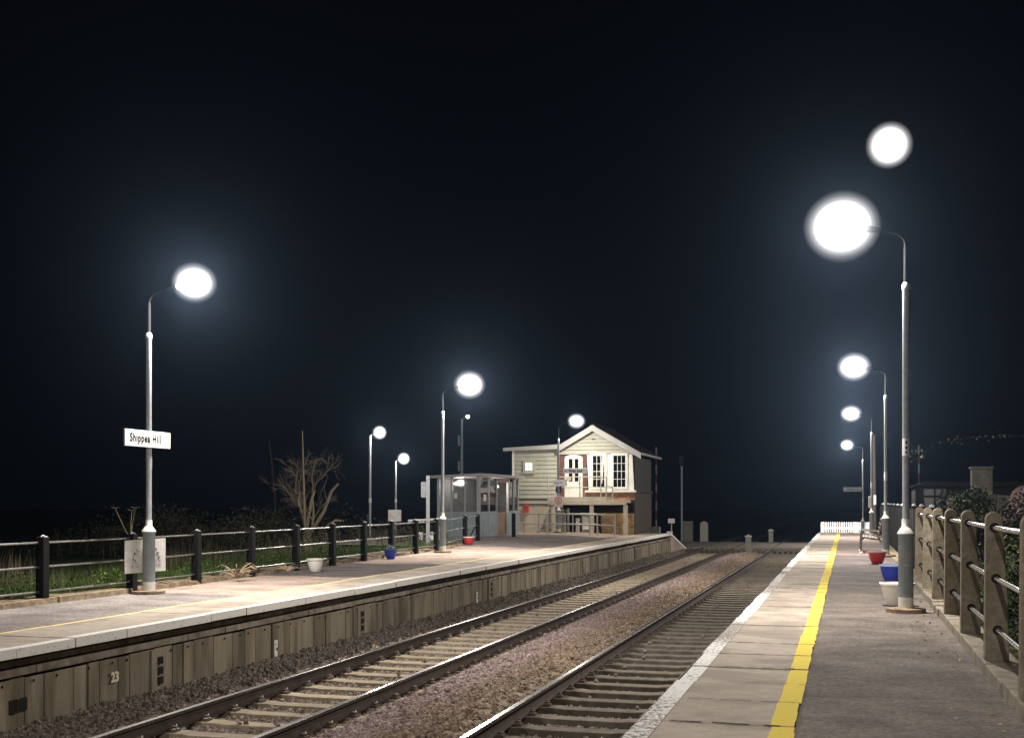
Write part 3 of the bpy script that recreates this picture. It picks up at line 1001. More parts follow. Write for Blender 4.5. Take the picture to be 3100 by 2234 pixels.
# verges
def verge_z(x, y):
    t = np.clip((-x - 11.2) / 7.0, 0, 1)
    return 0.80 - 0.55 * t + 0.05 * np.sin(x * 1.3) * np.sin(y * 0.9)
xs = np.arange(-60, -11.0, 0.7); ys = np.arange(-2, 60.01, 0.9)
vv = []
for yy in ys:
    sh = max(0, 0.05 * (yy - 16)) if yy < 36 else 5.5
    for x_ in xs:
        X_ = x_ - sh
        vv.append((X_, yy, float(verge_z(x_, yy)) if x_ > -30 else 0.2 - 0.015 * (-30 - x_)))
nx_ = len(xs)
ii = (np.arange(len(ys) - 1)[:, None] * nx_ + np.arange(nx_ - 1)[None, :]).ravel()
tag(flat_mesh('verge', vv, np.column_stack([ii, ii + 1, ii + nx_ + 1, ii + nx_]), M['verge']), kind='structure')
tag(MB().add([(1.40, -4, 0.55), (60, -4, 0.35), (60, 60.3, -0.05), (1.40, 60.3, 0.0), (1.40, -4, -0.45), (1.40, 60.3, -0.45)], [(0, 1, 2, 3), (0, 3, 5, 4)]).build('yard_ground', M['verge']), kind='structure')

# ------------------------------------------------------------------ track
RAIL = [(-0.035, -0.004), (-0.028, 0.0), (0.028, 0.0), (0.035, -0.004), (0.035, -0.036), (0.012, -0.05), (0.009, -0.10), (0.02, -0.138), (0.068, -0.15), (0.068, -0.162),
        (-0.068, -0.162), (-0.068, -0.15), (-0.02, -0.138), (-0.009, -0.10), (-0.012, -0.05), (-0.035, -0.036)]
def rail(x, label):
    r = MB()
    n = len(RAIL)
    ya, yb = -3.0, 240.0
    vs = [(x + u, ya, v) for u, v in RAIL] + [(x + u, yb, v) for u, v in RAIL]
    for i in range(n):
        j = (i + 1) % n
        r.add([vs[i], vs[i + n], vs[j + n], vs[j]], [(0, 1, 2, 3)], 1 if i in (0, 1, 2) else 0)
    o = r.build('rail', [M['rust'], M['steel']])
    return tag(o, label, 'rail', 'running rails of the two tracks')
rail(-7.004, 'brown steel rail closest to the panelled platform wall')
rail(-5.504, 'brown steel rail of the far track, bordering the pink ballast strip')
rail(-3.577, 'bright topped steel rail between the rusty ballast and the dark sleepers')
rail(-2.07, 'steel rail tucked under the white edged near platform')

def sleeper_proto(m, label, group, cx):
    b_ = MB()
    b_.prism([(-1.25, -0.30), (1.25, -0.30), (1.25, -0.185), (1.22, -0.166), (0.50, -0.166), (0.40, -0.176), (-0.40, -0.176), (-0.50, -0.166), (-1.22, -0.166), (-1.25, -0.185)], 'y', -0.115, 0.115)
    o = b_.build('sleeper', m, bevel=0.012)
    tag(o, label, 'sleeper', group)
    for rx in (-0.75, 0.75):
        for s in (-1, 1):
            c = MB()
            c.box(rx + s * 0.070, -0.055, -0.168, rx + s * 0.155, 0.055, -0.138)
            c.tube([(rx + s * 0.085, -0.04, -0.128), (rx + s * 0.115, -0.04, -0.105), (rx + s * 0.14, 0.0, -0.118), (rx + s * 0.115, 0.04, -0.105), (rx + s * 0.085, 0.04, -0.128)], 0.011, 6)
            c.build('rail_clip', M['clip'], o)
    return o
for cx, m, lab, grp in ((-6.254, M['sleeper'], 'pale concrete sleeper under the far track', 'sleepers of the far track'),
                        (-2.8235, M['sleeper_shaded'], 'dark shaded sleeper under the near track beside the white edged platform', 'sleepers of the near track')):
    pr_ = sleeper_proto(m, lab, grp, cx)
    bare = pr_.copy()
    for k in range(83):
        yy = Y0 + SP * k
        if yy > 59.6:
            break
        if k == 0:
            o = pr_
        elif yy < 34:
            o = copy_tree(pr_)
        else:
            o = bare.copy()
            COL.objects.link(o)
        o.location = (cx + random.uniform(-0.01, 0.01), yy, random.uniform(-0.003, 0.002))
        o.rotation_euler = (0, 0, random.uniform(-0.006, 0.006))
    bpy.data.objects.remove(bare)

for cx, lab in ((-6.254, 'dark slatted trespass guard across the far track by the crossing'), (-2.8235, 'dark slatted trespass guard across the near track by the crossing')):
    t = thing('trespass_guard', lab, 'trespass guard', (cx, 58.6, -0.3), group='trespass guards at the crossing')
    s_ = MB()
    for k in range(13):
        x_ = cx - 1.5 + k * 0.25
        if min(abs(x_ - cx - 0.75), abs(x_ - cx + 0.75)) < 0.12:
            continue
        s_.prism([(x_ - 0.11, -0.22), (x_ + 0.11, -0.22), (x_ + 0.012, -0.04), (x_ - 0.012, -0.04)], 'y', 57.5, 59.9)
    s_.build('slats', M['plank'], t)
    MB().box(cx - 1.65, 57.4, -0.34, cx + 1.65, 57.5, -0.2).bar((cx - 1.65, 59.95, -0.27), (cx + 1.65, 59.95, -0.27), 0.09, 0.12).build('bearers', M['plank'], t)
gm = MB()
for x_ in (-2.05, -1.86):
    gm.prism([(x_ - 0.07, 0.03), (x_ + 0.07, 0.03), (x_, -0.12)], 'y', 57.30, 57.33)
tag(gm.build('warning_marker', M['picket']), 'pair of small white downward triangles on the trespass guard', 'marker')

# ------------------------------------------------------------------ lamp posts
def lamp_post(label, group=None):
    t = thing('lamp_post', label, 'lamp post', group=group)
    b_ = MB()
    b_.lathe([(0.096, 0.02), (0.096, 0.19)], n=24)
    b_.build('base_band', M['pole_white'], t, smooth=True)
    MB().lathe([(0.095, 0.19), (0.095, 0.965), (0.099, 0.97), (0.099, 1.00)], n=24).build('base_column', M['pole_grey'], t, smooth=True)
    MB().lathe([(0.108, 1.00), (0.108, 1.012), (0.060, 1.085), (0.052, 1.10), (0.052, 1.19)], n=24).build('collar', M['pole_white'], t, smooth=True)
    door = MB()
    door.box(-0.03, -0.099, 0.38, 0.03, -0.092, 0.60)
    door.build('access_door', M['pole_grey'], t, bevel=0.003)
    MB().lathe([(0.044, 1.19), (0.042, 4.12), (0.050, 4.13), (0.050, 4.19), (0.030, 4.22)], n=16).build('pole', M['pole_galv'], t, smooth=True)
    path = [(0, 0, 4.20), (0, 0, 4.68)]
    for k in range(1, 9):
        a = PI / 2 * k / 8 * 0.88
        path.append((-0.19 * (1 - math.cos(a)), 0, 4.68 + 0.19 * math.sin(a)))
    path.append((-0.40, 0, 4.925))
    path.append((-0.62, 0, 4.96))
    MB().tube(path, [0.029, 0.026, 0.019] + [0.014] * (len(path) - 3), 12).build('arm', M['arm_grey'], t, smooth=True)
    lan = MB()
    lan.tube([(-0.34, 0, 4.915), (-0.50, 0, 4.94)], [0.035, 0.05], 12)
    la = lan.build('lantern', M['arm_grey'], t, smooth=True)
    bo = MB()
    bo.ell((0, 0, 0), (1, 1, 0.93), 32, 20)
    bw = bo.build('bowl', M['bowl'], la, smooth=True, local=True)  # oversized ball painting the lamp's glare, fading at its rim
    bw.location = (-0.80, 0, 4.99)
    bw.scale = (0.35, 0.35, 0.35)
    pa = MB()
    for k in range(7):
        a0, a1 = -2.9 + k * 0.38, -2.9 + (k + 1) * 0.38
        pts_ = [(0.0465 * math.cos(a), 0.0465 * math.sin(a)) for a in (a0, a1)]
        pa.add([(pts_[0][0], pts_[0][1], 2.00), (pts_[1][0], pts_[1][1], 2.00), (pts_[1][0], pts_[1][1], 2.22), (pts_[0][0], pts_[0][1], 2.22)], [(0, 1, 2, 3)])
    pt = pa.build('number_plate', M['sign_white'], t)
    nm = MB()
    for k, (za, zb) in enumerate(((2.03, 2.055), (2.085, 2.12), (2.15, 2.19))):
        a = -1.5
        nm.box(0.047 * math.cos(a) - 0.012, -0.0495, za, 0.047 * math.cos(a) + 0.012, -0.046, zb)
    nm.build('plate_marks', M['ink'], pt)
    return t

LG = 'platform lamp posts'
def lit(parent, loc, p, r=0.11, down=1.2, col=(1.0, 0.93, 0.86)):
    """the burning lamp itself: an even light and a stronger downward one"""
    for kind, pw in (('POINT', p), ('SPOT', p * down)):
        if pw <= 0: continue
        ld_ = bpy.data.lights.new('lamp_light', kind)
        ld_.energy = pw
        ld_.color = col
        ld_.shadow_soft_size = r
        if kind == 'SPOT':
            ld_.spot_size = math.radians(166)
            ld_.spot_blend = 1.0
        lo = bpy.data.objects.new('lamp_light', ld_)
        COL.objects.link(lo)
        lo.parent = parent
        lo.location = loc
proto = lamp_post('', LG)
def set_glow(o, r, zs=1.0):
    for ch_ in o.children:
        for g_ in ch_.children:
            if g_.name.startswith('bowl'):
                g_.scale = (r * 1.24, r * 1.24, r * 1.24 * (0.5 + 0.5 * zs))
lamps = [
    (0.73, 16.3, PZ, 0, 0.405, 0.96, 1.015, 'tall grey lamp post on a concrete disc in front of the white planter'),
    (0.96, 32.6, PZ, 0, 0.37, 0.86, 1.0, 'grey lamp post between the red planter and the iron bench'),
    (0.93, 49.8, PZ, 0, 0.36, 0.80, 1.0, 'grey lamp post just beyond the iron bench beside the wooden pole'),
    (0.77, 64.7, 0.265, 0, 0.31, 0.88, 1.0, 'lamp post low on the ramp, hung with a sign before the picket fence'),
    (0.75, -1.4, PZ, 0, 0.165, 1.0, 1.0, 'grey lamp post at the near end of the yellow lined platform'),
    (-10.52, 16.36, PZ, PI, 0.285, 0.95, 0.965, 'grey lamp post carrying the large white station name sign'),
    (-11.08, 32.0, PZ, PI, 0.375, 1.0, 0.95, 'grey lamp post by the railing in front of the glass shelter'),
    (-12.12, 50.4, PZ + 0.10, PI, 0.33, 0.90, 0.97, 'lamp post in front of the signal box, stacked with four signs'),
    (-10.52, -0.4, PZ, PI, 0.28, 1.0, 1.0, 'grey lamp post at the near end of the railed far platform'),
]
lamp_objs = []
for i, (x, y, z, rz, r, zs, hs, lab) in enumerate(lamps):
    o = proto if i == 0 else copy_tree(proto)
    o.location = (x, y, z)
    o.rotation_euler = (0, 0, rz)
    o.scale = (1, 1, hs)
    o['label'] = lab
    set_glow(o, r, zs / hs)
    lamp_objs.append(o)
    MBp = MB().lathe([(0.25 if i in (0, 4) else 0.16, -0.02), (0.25 if i in (0, 4) else 0.16, 0.045), (0.10, 0.055)], c=(0, 0, 0), n=28)
    f_ = MBp.build('footing', M['edging'] if i in (0, 4) else M['kerb'], o, smooth=True, local=True)

for i, o in enumerate(lamp_objs):
    lit(o, (-0.80, 0, 4.99), LAMP * (1.15, 1.65, 1.55, 1.6, 1.5, 1.35, 1.45, 0.24, 1.5)[i], down=3.0 if i == 7 else 1.2)

# two plain lamp posts in the lane behind the brambles, and a tall mast behind the shelter
def lane_lamp(x, y, h, zl, r, lab):
    t = thing('lane_lamp', lab, 'lamp post', (x, y, 0.0), group='lane lamp posts behind the railing')
    MB().tube([(x, y, 0), (x, y, 2.3), (x, y, h - 0.05)], [0.055, 0.05, 0.045], 12).build('pole', M['pole_galv'], t, smooth=True)
    MB().lathe([(0.06, 2.25), (0.06, 2.42)], c=(x, y, 0), n=12).build('joint_band', M['pole_white'], t, smooth=True)
    a = MB().tube([(x, y, h - 0.08), (x + 0.06, y, h - 0.01), (x + 0.2, y, h + 0.02)], 0.025, 8).build('arm', M['pole_galv'], t, smooth=True)
    MB().ell((x + 0.37, y + 0.08, h + 0.07), (r * 1.3, r * 1.3, r * 1.3), 32, 20).build('bowl', M['bowl'], a, smooth=True)  # glare of the lane lamp, built as a fading ball
    lit(t, (0.37, 0.08, h + 0.07), LAMP * 0.33, down=0.6)
lane_lamp(-17.79, 42.8, 4.89, 4.96, 0.225, 'taller lane lamp post rising from brambles beside the dead tree')
lane_lamp(-20.13, 51.5, 4.21, 4.27, 0.245, 'shorter lane lamp post behind the small white board')
t = thing('light_mast', 'tall dark mast with one tiny lamp behind the shelter roof', 'mast', (-19.36, 58.96, 0))
MB().tube([(-19.36, 58.96, -0.2), (-19.36, 58.96, 6.6)], [0.10, 0.06], 12).build('mast', M['pole_grey'], t, smooth=True)
MB().box(-19.56, 58.9, 5.2, -19.46, 59.0, 5.75).box(-19.56, 58.9, 3.9, -19.46, 59.0, 4.4).build('brackets', M['pole_grey'], t, bevel=0.01)
ar = MB().tube([(-19.36, 58.96, 6.58), (-19.2, 58.96, 6.66), (-19.12, 58.96, 6.7)], 0.03, 8).build('arm', M['pole_grey'], t)
MB().ell((-19.05, 59.0, 6.72), (0.085, 0.085, 0.08), 16, 10).build('lamp', M['small_lamp'], ar, smooth=True)

# ------------------------------------------------------------------ signs hung on the posts
def sign_plate(name, x0, y0, z0, x1, y1, z1, lab, cat, m=None, bevel=0.004):
    t = thing(name, lab, cat, ((x0 + x1) / 2, (y0 + y1) / 2, z0))
    MB().box(x0, y0, z0, x1, y1, z1).build('panel', m or M['sign_white'], t, bevel=bevel)
    return t
t = sign_plate('station_sign', -10.46, 15.60, 3.118, -10.435, 16.84, 3.372, 'large white station name sign reading Shippea Hill on the lamp post', 'station sign')
text('lettering', 'Shippea Hill', 0.178, (-10.432, 15.72, 3.248), FACE_TRACK, M['ink'], t, 'LEFT', sx=0.88, bold=0.0045, space=1.12)
MB().bar((-10.50, 16.18, 3.25), (-10.46, 16.18, 3.25), 0.09, 0.14).build('bracket', M['pole_galv'], t)
yS = 50.33
t = sign_plate('station_sign', -12.34, yS - 0.05, 2.97, -11.70, yS - 0.03, 3.25, 'small white station name sign above the blue square on the post', 'station sign', M['sign_bright'])
text('lettering', 'Shippea Hill', 0.12, (-12.27, yS - 0.053, 3.11), FACE_CAM, M['ink_grey'], t, 'LEFT', sx=0.58, bold=0.003)
t = sign_plate('car_stop_sign', -12.22, yS - 0.05, 2.66, -11.96, yS - 0.03, 2.95, 'navy square sign with a white letter S below the station name', 'sign', M['navy'])
text('lettering', 'S', 0.27, (-12.09, yS - 0.053, 2.825), FACE_CAM, M['sign_white'], t)
MB().box(-12.17, yS - 0.053, 2.685, -12.01, yS - 0.049, 2.705).build('underline', M['sign_white'], t)
t = sign_plate('no_trespass_sign', -12.27, yS - 0.05, 2.05, -11.91, yS - 0.03, 2.53, 'pinkish white sign with a red ringed walking figure', 'sign', M['pink_white'])
rg = MB()
k = 32
for j in range(k):
    a0, a1 = 2 * PI * j / k, 2 * PI * (j + 1) / k
    cx_, cz_ = -12.09, 2.325
    q = [(cx_ + r_ * math.cos(a), yS - 0.052, cz_ + r_ * math.sin(a)) for a, r_ in ((a0, 0.125), (a1, 0.125), (a1, 0.155), (a0, 0.155))]
    rg.add(q, [(0, 1, 2, 3)])
rg.build('ring', M['red_ink'], t)
fg = MB()
fg.ell((-12.09, yS - 0.053, 2.405), (0.025, 0.004, 0.028), 12, 8)
for p, q in (((-12.09, 2.38), (-12.09, 2.30)), ((-12.09, 2.36), (-12.14, 2.30)), ((-12.09, 2.36), (-12.045, 2.31)), ((-12.09, 2.30), (-12.14, 2.22)), ((-12.09, 2.30), (-12.04, 2.22))):
    fg.bar((p[0], yS - 0.053, p[1]), (q[0], yS - 0.053, q[1]), 0.006, 0.026)
fg.build('walking_figure', M['red_ink'], t)
MB().box(-12.20, yS - 0.053, 2.10, -11.98, yS - 0.051, 2.115).build('caption_bar', M['red_ink'], t)
t = sign_plate('way_out_sign', -11.88, yS - 0.06, 3.52, -10.85, yS + 0.02, 3.74, 'white way out sign with a left arrow on the signal box lamp post', 'sign', M['sign_bright'])
text('lettering', 'Way out', 0.185, (-11.64, yS - 0.063, 3.62), FACE_CAM, M['ink'], t, 'LEFT', sx=0.92, bold=0.005)
aw = MB()
aw.box(-11.80, yS - 0.0635, 3.608, -11.69, yS - 0.061, 3.632)
aw.add([(-11.845, yS - 0.0635, 3.62), (-11.775, yS - 0.0635, 3.565), (-11.775, yS - 0.0635, 3.675)], [(0, 1, 2)])
aw.build('arrow', M['ink_grey'], t)
hb = MB()
for zz in (3.56, 3.70):
    hb.bar((-12.08, yS - 0.02, zz), (-11.88, yS - 0.02, zz), 0.03, 0.025)
hb.build('bracket', M['galv_dull'], t)
t = sign_plate('way_out_sign', -0.22, 64.62, 2.82, 0.70, 64.68, 3.03, 'shaded hanging sign on the lamp post before the picket fence', 'sign', M['shelter_frame'])  # grey panel has the shade of its face in the colour
text('lettering', 'Way out', 0.17, (0.30, 64.617, 2.92), FACE_CAM, M['ink'], t)
MB().box(-0.22, 64.60, 3.03, 0.70, 64.70, 3.045).build('lit_top_edge', M['sign_white'], t)  # white strip painted for the lit top edge
MB().bar((0.70, 64.66, 2.97), (0.76, 64.66, 2.97), 0.03, 0.03).build('bracket', M['galv_dull'], t)

# plates on the third lamp post and the wooden pole behind it
t = thing('wooden_pole', 'brown wooden pole with a pale plate behind the third lamp post', 'pole', (1.14, 54.4, 0))
MB().tube([(1.14, 54.4, 0), (1.10, 54.4, 5.2)], [0.10, 0.075], 12).build('pole', M['wood_pole'], t, smooth=True)
MB().box(1.09, 54.27, 2.15, 1.20, 54.29, 2.58).build('plate', M['board_white'], t, bevel=0.01)
tag(MB().box(0.80, 49.70, 2.05, 0.90, 49.72, 2.50).build('post_plate', M['board_white'], bevel=0.01), 'pale narrow plate strapped to the lamp post beyond the bench', 'plate')

# ------------------------------------------------------------------ moon
tag(MB().ell((30.33, 943.7, 272.3), (17.5, 17.5, 17.5), 48, 32).build('moon', M['moon'], smooth=True), 'full white moon hanging in the black sky above the lamps', 'moon')

# ------------------------------------------------------------------ concrete post-and-rail fence by the viewer
t = thing('concrete_fence', 'fence of rounded concrete posts with three galvanised rails on a kerb', 'fence', (1.2, 15, PZ))
fy = [6.45, 8.58, 10.72, 12.92, 15.05, 17.15, 19.25, 21.4]
for yy in fy:
    poly = []
    xl, top, w = 1.115, PZ + 1.345, 0.132
    for k in range(13):
        a = PI - PI * k / 12
        poly.append((xl + w / 2 + w / 2 * math.cos(a), top - w / 2 + w / 2 * math.sin(a)))
    poly.append((xl + w + 0.048, PZ + 0.45))
    poly.append((xl + w + 0.052, PZ - 0.25))
    poly.append((xl - 0.012, PZ - 0.25))
    p = MB()
    p.prism(poly, 'y', yy - 0.06, yy + 0.06)
    o = p.build('post', M['conc_post'], t, bevel=0.010)
    h_ = MB()
    for k, zz in enumerate((1.215, 0.79, 0.36)):
        h_.lathe([(0.034, 0), (0.034, 0.003)], c=(0, 0, 0), n=16)
    hv = []
    hole = MB()
    for zz in (1.215, 0.79, 0.36):
        cx_ = xl + w / 2 + 0.028 * (1.25 - zz)
        vs = [(cx_ + 0.040 * math.cos(2 * PI * j / 16), yy - 0.0615, PZ + zz + 0.040 * math.sin(2 * PI * j / 16)) for j in range(16)]
        hole.add(vs, [tuple(range(16))])
    hole.build('rail_hole', M['dark'], o)
for zz in (1.215, 0.79, 0.36):
    cx_ = 1.115 + 0.0775 + 0.028 * (1.25 - zz)
    cx_ -= 0.011
    path = [(cx_, 3.4, PZ + zz)]
    for i, yy in enumerate(fy):
        path.append((cx_ + random.uniform(-0.004, 0.004), yy, PZ + zz + random.uniform(-0.004, 0.004)))
    MB().tube(path, 0.0215, 14).build('rail', M['galv'], t, smooth=True)

# boarded fence beyond it
t = thing('board_fence', 'blackened close boarded fence behind the bench and lamp posts', 'fence', (1.42, 36, PZ))
bd = MB()
y = 22.6
while y < 56:
    L = random.uniform(0.14, 0.17)
    x_ = 1.40 + random.uniform(-0.006, 0.006)
    bd.box(x_, y, PZ - 0.8, x_ + 0.022, y + L - 0.008, PZ + 1.27 + random.uniform(-0.025, 0.025))
    y += L
bd.build('boards', M['fence_board'], t)
for k in range(12):
    yy = 22.8 + k * 3.0
    MB().box(1.425, yy, PZ - 0.8, 1.52, yy + 0.1, PZ + 1.33).build('post', M['fence_board'], t)
    MB().lathe([(0.055, 0), (0.05, 0.03), (0.0, 0.06)], c=(1.47, yy + 0.05, PZ + 1.335), n=10).build('post_cap', M['pale_cap'], t, smooth=True)

# ------------------------------------------------------------------ railing on the far platform
posts = [(-10.95, 12.30), (-10.95, 14.37), (-10.95, 16.55), (-10.98, 18.55), (-11.05, 20.66), (-11.12, 22.75), (-11.22, 24.8), (-11.32, 26.85), (-11.42, 28.9), (-11.53, 31.0), (-11.66, 33.1)]
posts2 = [(-12.02, 36.95), (-12.35, 39.4), (-12.35, 44.0)]
t = thing('post_railing', 'long railing of square black posts with three pale tubular rails', 'fence', (-11.1, 22, PZ))
def black_post(x, y, z, h, t, w=0.13):
    p = MB()
    p.box(x - w / 2, y - w / 2, z - 0.2, x + w / 2, y + w / 2, z + h - 0.035)
    p.add([(x - w / 2, y - w / 2, z + h - 0.035), (x + w / 2, y - w / 2, z + h - 0.035), (x + w / 2, y + w / 2, z + h - 0.035), (x - w / 2, y + w / 2, z + h - 0.035), (x, y, z + h)],
          [(0, 1, 4), (1, 2, 4), (2, 3, 4), (3, 0, 4)])
    o = p.build('post', M['black_post'], t, bevel=0.006)
    MB().add([(x + 0.012, y - w / 2 + 0.01, z + h - 0.022), (x + w / 2 - 0.004, y - w / 2 + 0.01, z + h - 0.030), (x + w / 2 - 0.004, y + w / 2 - 0.02, z + h - 0.030), (x + 0.006, y, z + h + 0.003)],
             [(0, 1, 2, 3)]).build('cap_glint', M['pale_cap'], o)  # pale patch painted on one side of the cap as a glint
    return o
for i, (x, y) in enumerate(posts):
    black_post(x, y, PZ + 0.02, 0.94 + random.uniform(-0.015, 0.015), t)
for (x, y) in posts2:
    black_post(x, y, PZ + rise(x, y), 0.93, t)
allp = posts + posts2[:2]
for zz in (0.835, 0.495, 0.145):
    path = [(x - 0.01, y, PZ + 0.02 + zz + (rise(x, y) if y > 34 else 0)) for x, y in [(-10.95, 9.0)] + allp]
    MB().tube(path, 0.017, 12).build('rail', M['rail_tube'], t, smooth=True)
br = MB().tube([(-12.35, 39.4, PZ + 0.75), (-12.62, 39.1, PZ + 0.1)], 0.02, 8).build('brace', M['black_post'], t)

# board hung on the railing
xg = -10.86
t = thing('notice_board', 'weathered white hand lettered board on the railing behind the lamp post', 'notice board', (xg, 16.9, 1.19))
pb = MB()
c0 = Vector((-10.90, 16.28, 0)); dv = Vector((0.52, 0.33, 0)); nv = Vector((0.33, -0.52, 0)).normalized()
def gp(u, z, o=0.0):
    p = c0 + dv * u + nv * o
    return (p.x, p.y, z)
pb.add([gp(0, 1.145), gp(1, 1.185), gp(1, 1.70), gp(0, 1.665), gp(0, 1.145, -0.012), gp(1, 1.185, -0.012), gp(1, 1.70, -0.012), gp(0, 1.665, -0.012)],
       [(0, 1, 2, 3), (7, 6, 5, 4), (0, 4, 5, 1), (1, 5, 6, 2), (2, 6, 7, 3), (3, 7, 4, 0)])
pb.build('panel', M['board_white'], t)
rzb = math.atan2(dv.y, dv.x)
for chx, u, z, ro in (('S', 0.235, 1.355, 1.2), ('.', 0.19, 1.40, 1.0), ('A', 0.25, 1.455, 0.9), ('L', 0.315, 1.51, 0.7), ('P', 0.745, 1.515, -0.75), ('E', 0.795, 1.455, -1.0), ('S', 0.82, 1.39, -1.25)):
    o = text('lettering', chx, 0.085, gp(u, z, 0.003), (PI / 2, 0, rzb), M['ink'], t)
    o.rotation_euler = (Matrix.Rotation(rzb, 3, 'Z') @ Matrix.Rotation(PI / 2, 3, 'X') @ Matrix.Rotation(ro * 0.55, 3, 'Z')).to_euler()
for body, u, z, sz, mm in (('F R', 0.25, 1.315, 0.06, M['ink_grey']), ('O R', 0.80, 1.335, 0.06, M['ink_grey']), ('20 16', 0.24, 1.255, 0.055, M['ink_grey']), ('1991', 0.82, 1.275, 0.055, M['ink_grey'])):
    text('lettering', body, sz, gp(u, z, 0.003), (PI / 2, 0, rzb), mm, t)

# ------------------------------------------------------------------ planters
PROF = [(0.115, 0.0), (0.125, 0.01), (0.165, 0.10), (0.190, 0.19), (0.200, 0.262), (0.222, 0.268), (0.226, 0.282), (0.224, 0.300), (0.205, 0.302), (0.196, 0.28), (0.190, 0.24)]
def planter(x, y, m, lab, sc=1.0, rim=None, squat=1.0, z=PZ):
    t = thing('planter', lab, 'planter', (x, y, z), group='plastic planters on the platforms')
    MB().lathe([(r * sc, h * squat * sc) for r, h in PROF[:5]] , c=(x, y, z), n=36).build('bowl', m, t, smooth=True)
    MB().lathe([(r * sc, h * squat * sc) for r, h in PROF[4:]], c=(x, y, z), n=36).build('rim', rim or m, t, smooth=True)
    MB().lathe([(0.0, 0.262 * squat * sc), (0.192 * sc, 0.258 * squat * sc)], c=(x, y, z), n=24).build('compost', M['compost'], t)
    return t
planter(0.66, 17.25, M['white_plastic'], 'white planter half hidden behind the tall lamp post', 1.05)
planter(0.77, 22.65, M['blue_plastic'], 'blue planter standing behind the white one by the tall lamp post', 1.0, M['blue_rim'])
planter(0.66, 28.9, M['red_plastic'], 'red planter standing alone on the tarmac before the bench', 0.98, M['red_rim'])
planter(-10.52, 22.4, M['white_plastic'], 'white planter at the foot of the black railing', 0.80, squat=1.12)
p_ = planter(-11.1, 28.05, M['blue_plastic'], 'blue planter with a pale plant at the foot of the railing', 0.80)
leaves('plant', blob_points(160, (-11.1, 28.05, PZ + 0.25), (0.12, 0.12, 0.10)), 0.05, M['pale_plant'], p_)
planter(-11.72, 36.4, M['red_plastic'], 'red planter at the railing in front of the shelter', 0.86, M['red_rim'], z=PZ + 0.06)

def tuft(x, y, lab, n, L):
    t = thing('withered_plant', lab, 'plant', (x, y, PZ))
    b_ = MB()
    for k in range(n):
        a = random.uniform(0, 2 * PI); l = L * random.uniform(0.6, 1.2); hh = random.uniform(0.25, 0.9) * l * 0.8
        p = [(x, y, PZ + 0.05)]
        for s in (0.35, 0.7, 1.0):
            p.append((x + math.cos(a) * l * s, y + math.sin(a) * l * s, PZ + 0.05 + hh * math.sin(s * 2.2)))
        b_.tube(p, [0.010, 0.009, 0.006, 0.002], 4)
    b_.build('leaves', M['dead_leaf'], t)
tuft(-10.66, 19.4, 'large tuft of withered straw coloured leaves under the railing', 34, 0.36)
tuft(-10.76, 21.6, 'small tuft of withered leaves near the white planter', 14, 0.26)

# ------------------------------------------------------------------ bench
t = thing('bench', 'dark iron bench with slatted seat facing the tracks', 'bench', (0.7, 36.2, PZ))
for yy in (34.9, 36.6):
    e = MB()
    e.tube([(0.36, yy, PZ + 0.02), (0.37, yy, PZ + 0.36), (0.39, yy, PZ + 0.62)], 0.028, 10)
    e.tube([(0.38, yy, PZ + 0.62), (0.48, yy, PZ + 0.645), (0.62, yy, PZ + 0.61), (0.80, yy, PZ + 0.60)], 0.024, 10)
    e.tube([(0.375, yy, PZ + 0.36), (0.46, yy, PZ + 0.44), (0.66, yy, PZ + 0.40), (0.80, yy, PZ + 0.385), (0.92, yy, PZ + 0.46), (0.98, yy, PZ + 0.62)], 0.026, 10)
    e.tube([(0.80, yy, PZ + 0.385), (0.88, yy, PZ + 0.60), (0.95, yy, PZ + 0.98)], 0.024, 10)
    e.tube([(0.84, yy, PZ + 0.40), (0.98, yy, PZ + 0.25), (1.10, yy, PZ + 0.02)], 0.026, 10)
    e.build('end_frame', M['bench_iron'], t, smooth=True)
    for fx in (0.36, 1.10):
        MB().lathe([(0.05, 0.0), (0.045, 0.02), (0.02, 0.05)], c=(fx, yy, PZ - 0.002), n=12).build('foot', M['pole_white'], t, smooth=True)
for k in range(5):
    MB().bar((0.44 + k * 0.088, 34.8, PZ + 0.452 - 0.012 * k), (0.44 + k * 0.088, 36.7, PZ + 0.452 - 0.012 * k), 0.07, 0.024).build('seat_slat', M['bench_wood'], t, bevel=0.004)
for k in range(4):
    MB().bar((0.845 + k * 0.026, 34.8, PZ + 0.56 + k * 0.115), (0.845 + k * 0.026, 36.7, PZ + 0.56 + k * 0.115), 0.024, 0.08).build('back_slat', M['bench_wood'], t, bevel=0.004)

# ------------------------------------------------------------------ white picket fence across the platform end
t = thing('picket_fence', 'low white picket fence closing the end of the platform', 'fence', (0, 67.5, 0))
pk = MB()
zb, zt = 0.02, 1.20
x = -1.30
k = 0
for k in range(21):
    x = -1.26 + k * 0.120
    p = MB()
    p.prism([(x - 0.036, zb + 0.06), (x + 0.036, zb + 0.06), (x + 0.036, zt - 0.04), (x, zt), (x - 0.036, zt - 0.04)], 'y', 67.46, 67.48)
    p.build('picket', M['picket'], t)
MB().box(-1.34, 67.485, 0.25, 1.16, 67.52, 0.35).build('rail', M['picket'], t)
MB().box(-1.34, 67.485, 0.80, 1.16, 67.52, 0.90).build('rail', M['picket'], t)
for xx in (-1.36, 0.42, 1.14):
    MB().box(xx - 0.06, 67.40, 0.0, xx + 0.06, 67.52, 1.18).build('post', M['picket'], t, bevel=0.01)
tag(MB().box(0.02, 62.9, 0.35, 0.30, 63.15, 0.70).box(0.0, 62.88, 0.70, 0.32, 63.17, 0.73).build('grit_box', M['cabinet_grey'], bevel=0.01), 'small pale green box on the platform ramp before the picket fence', 'box')

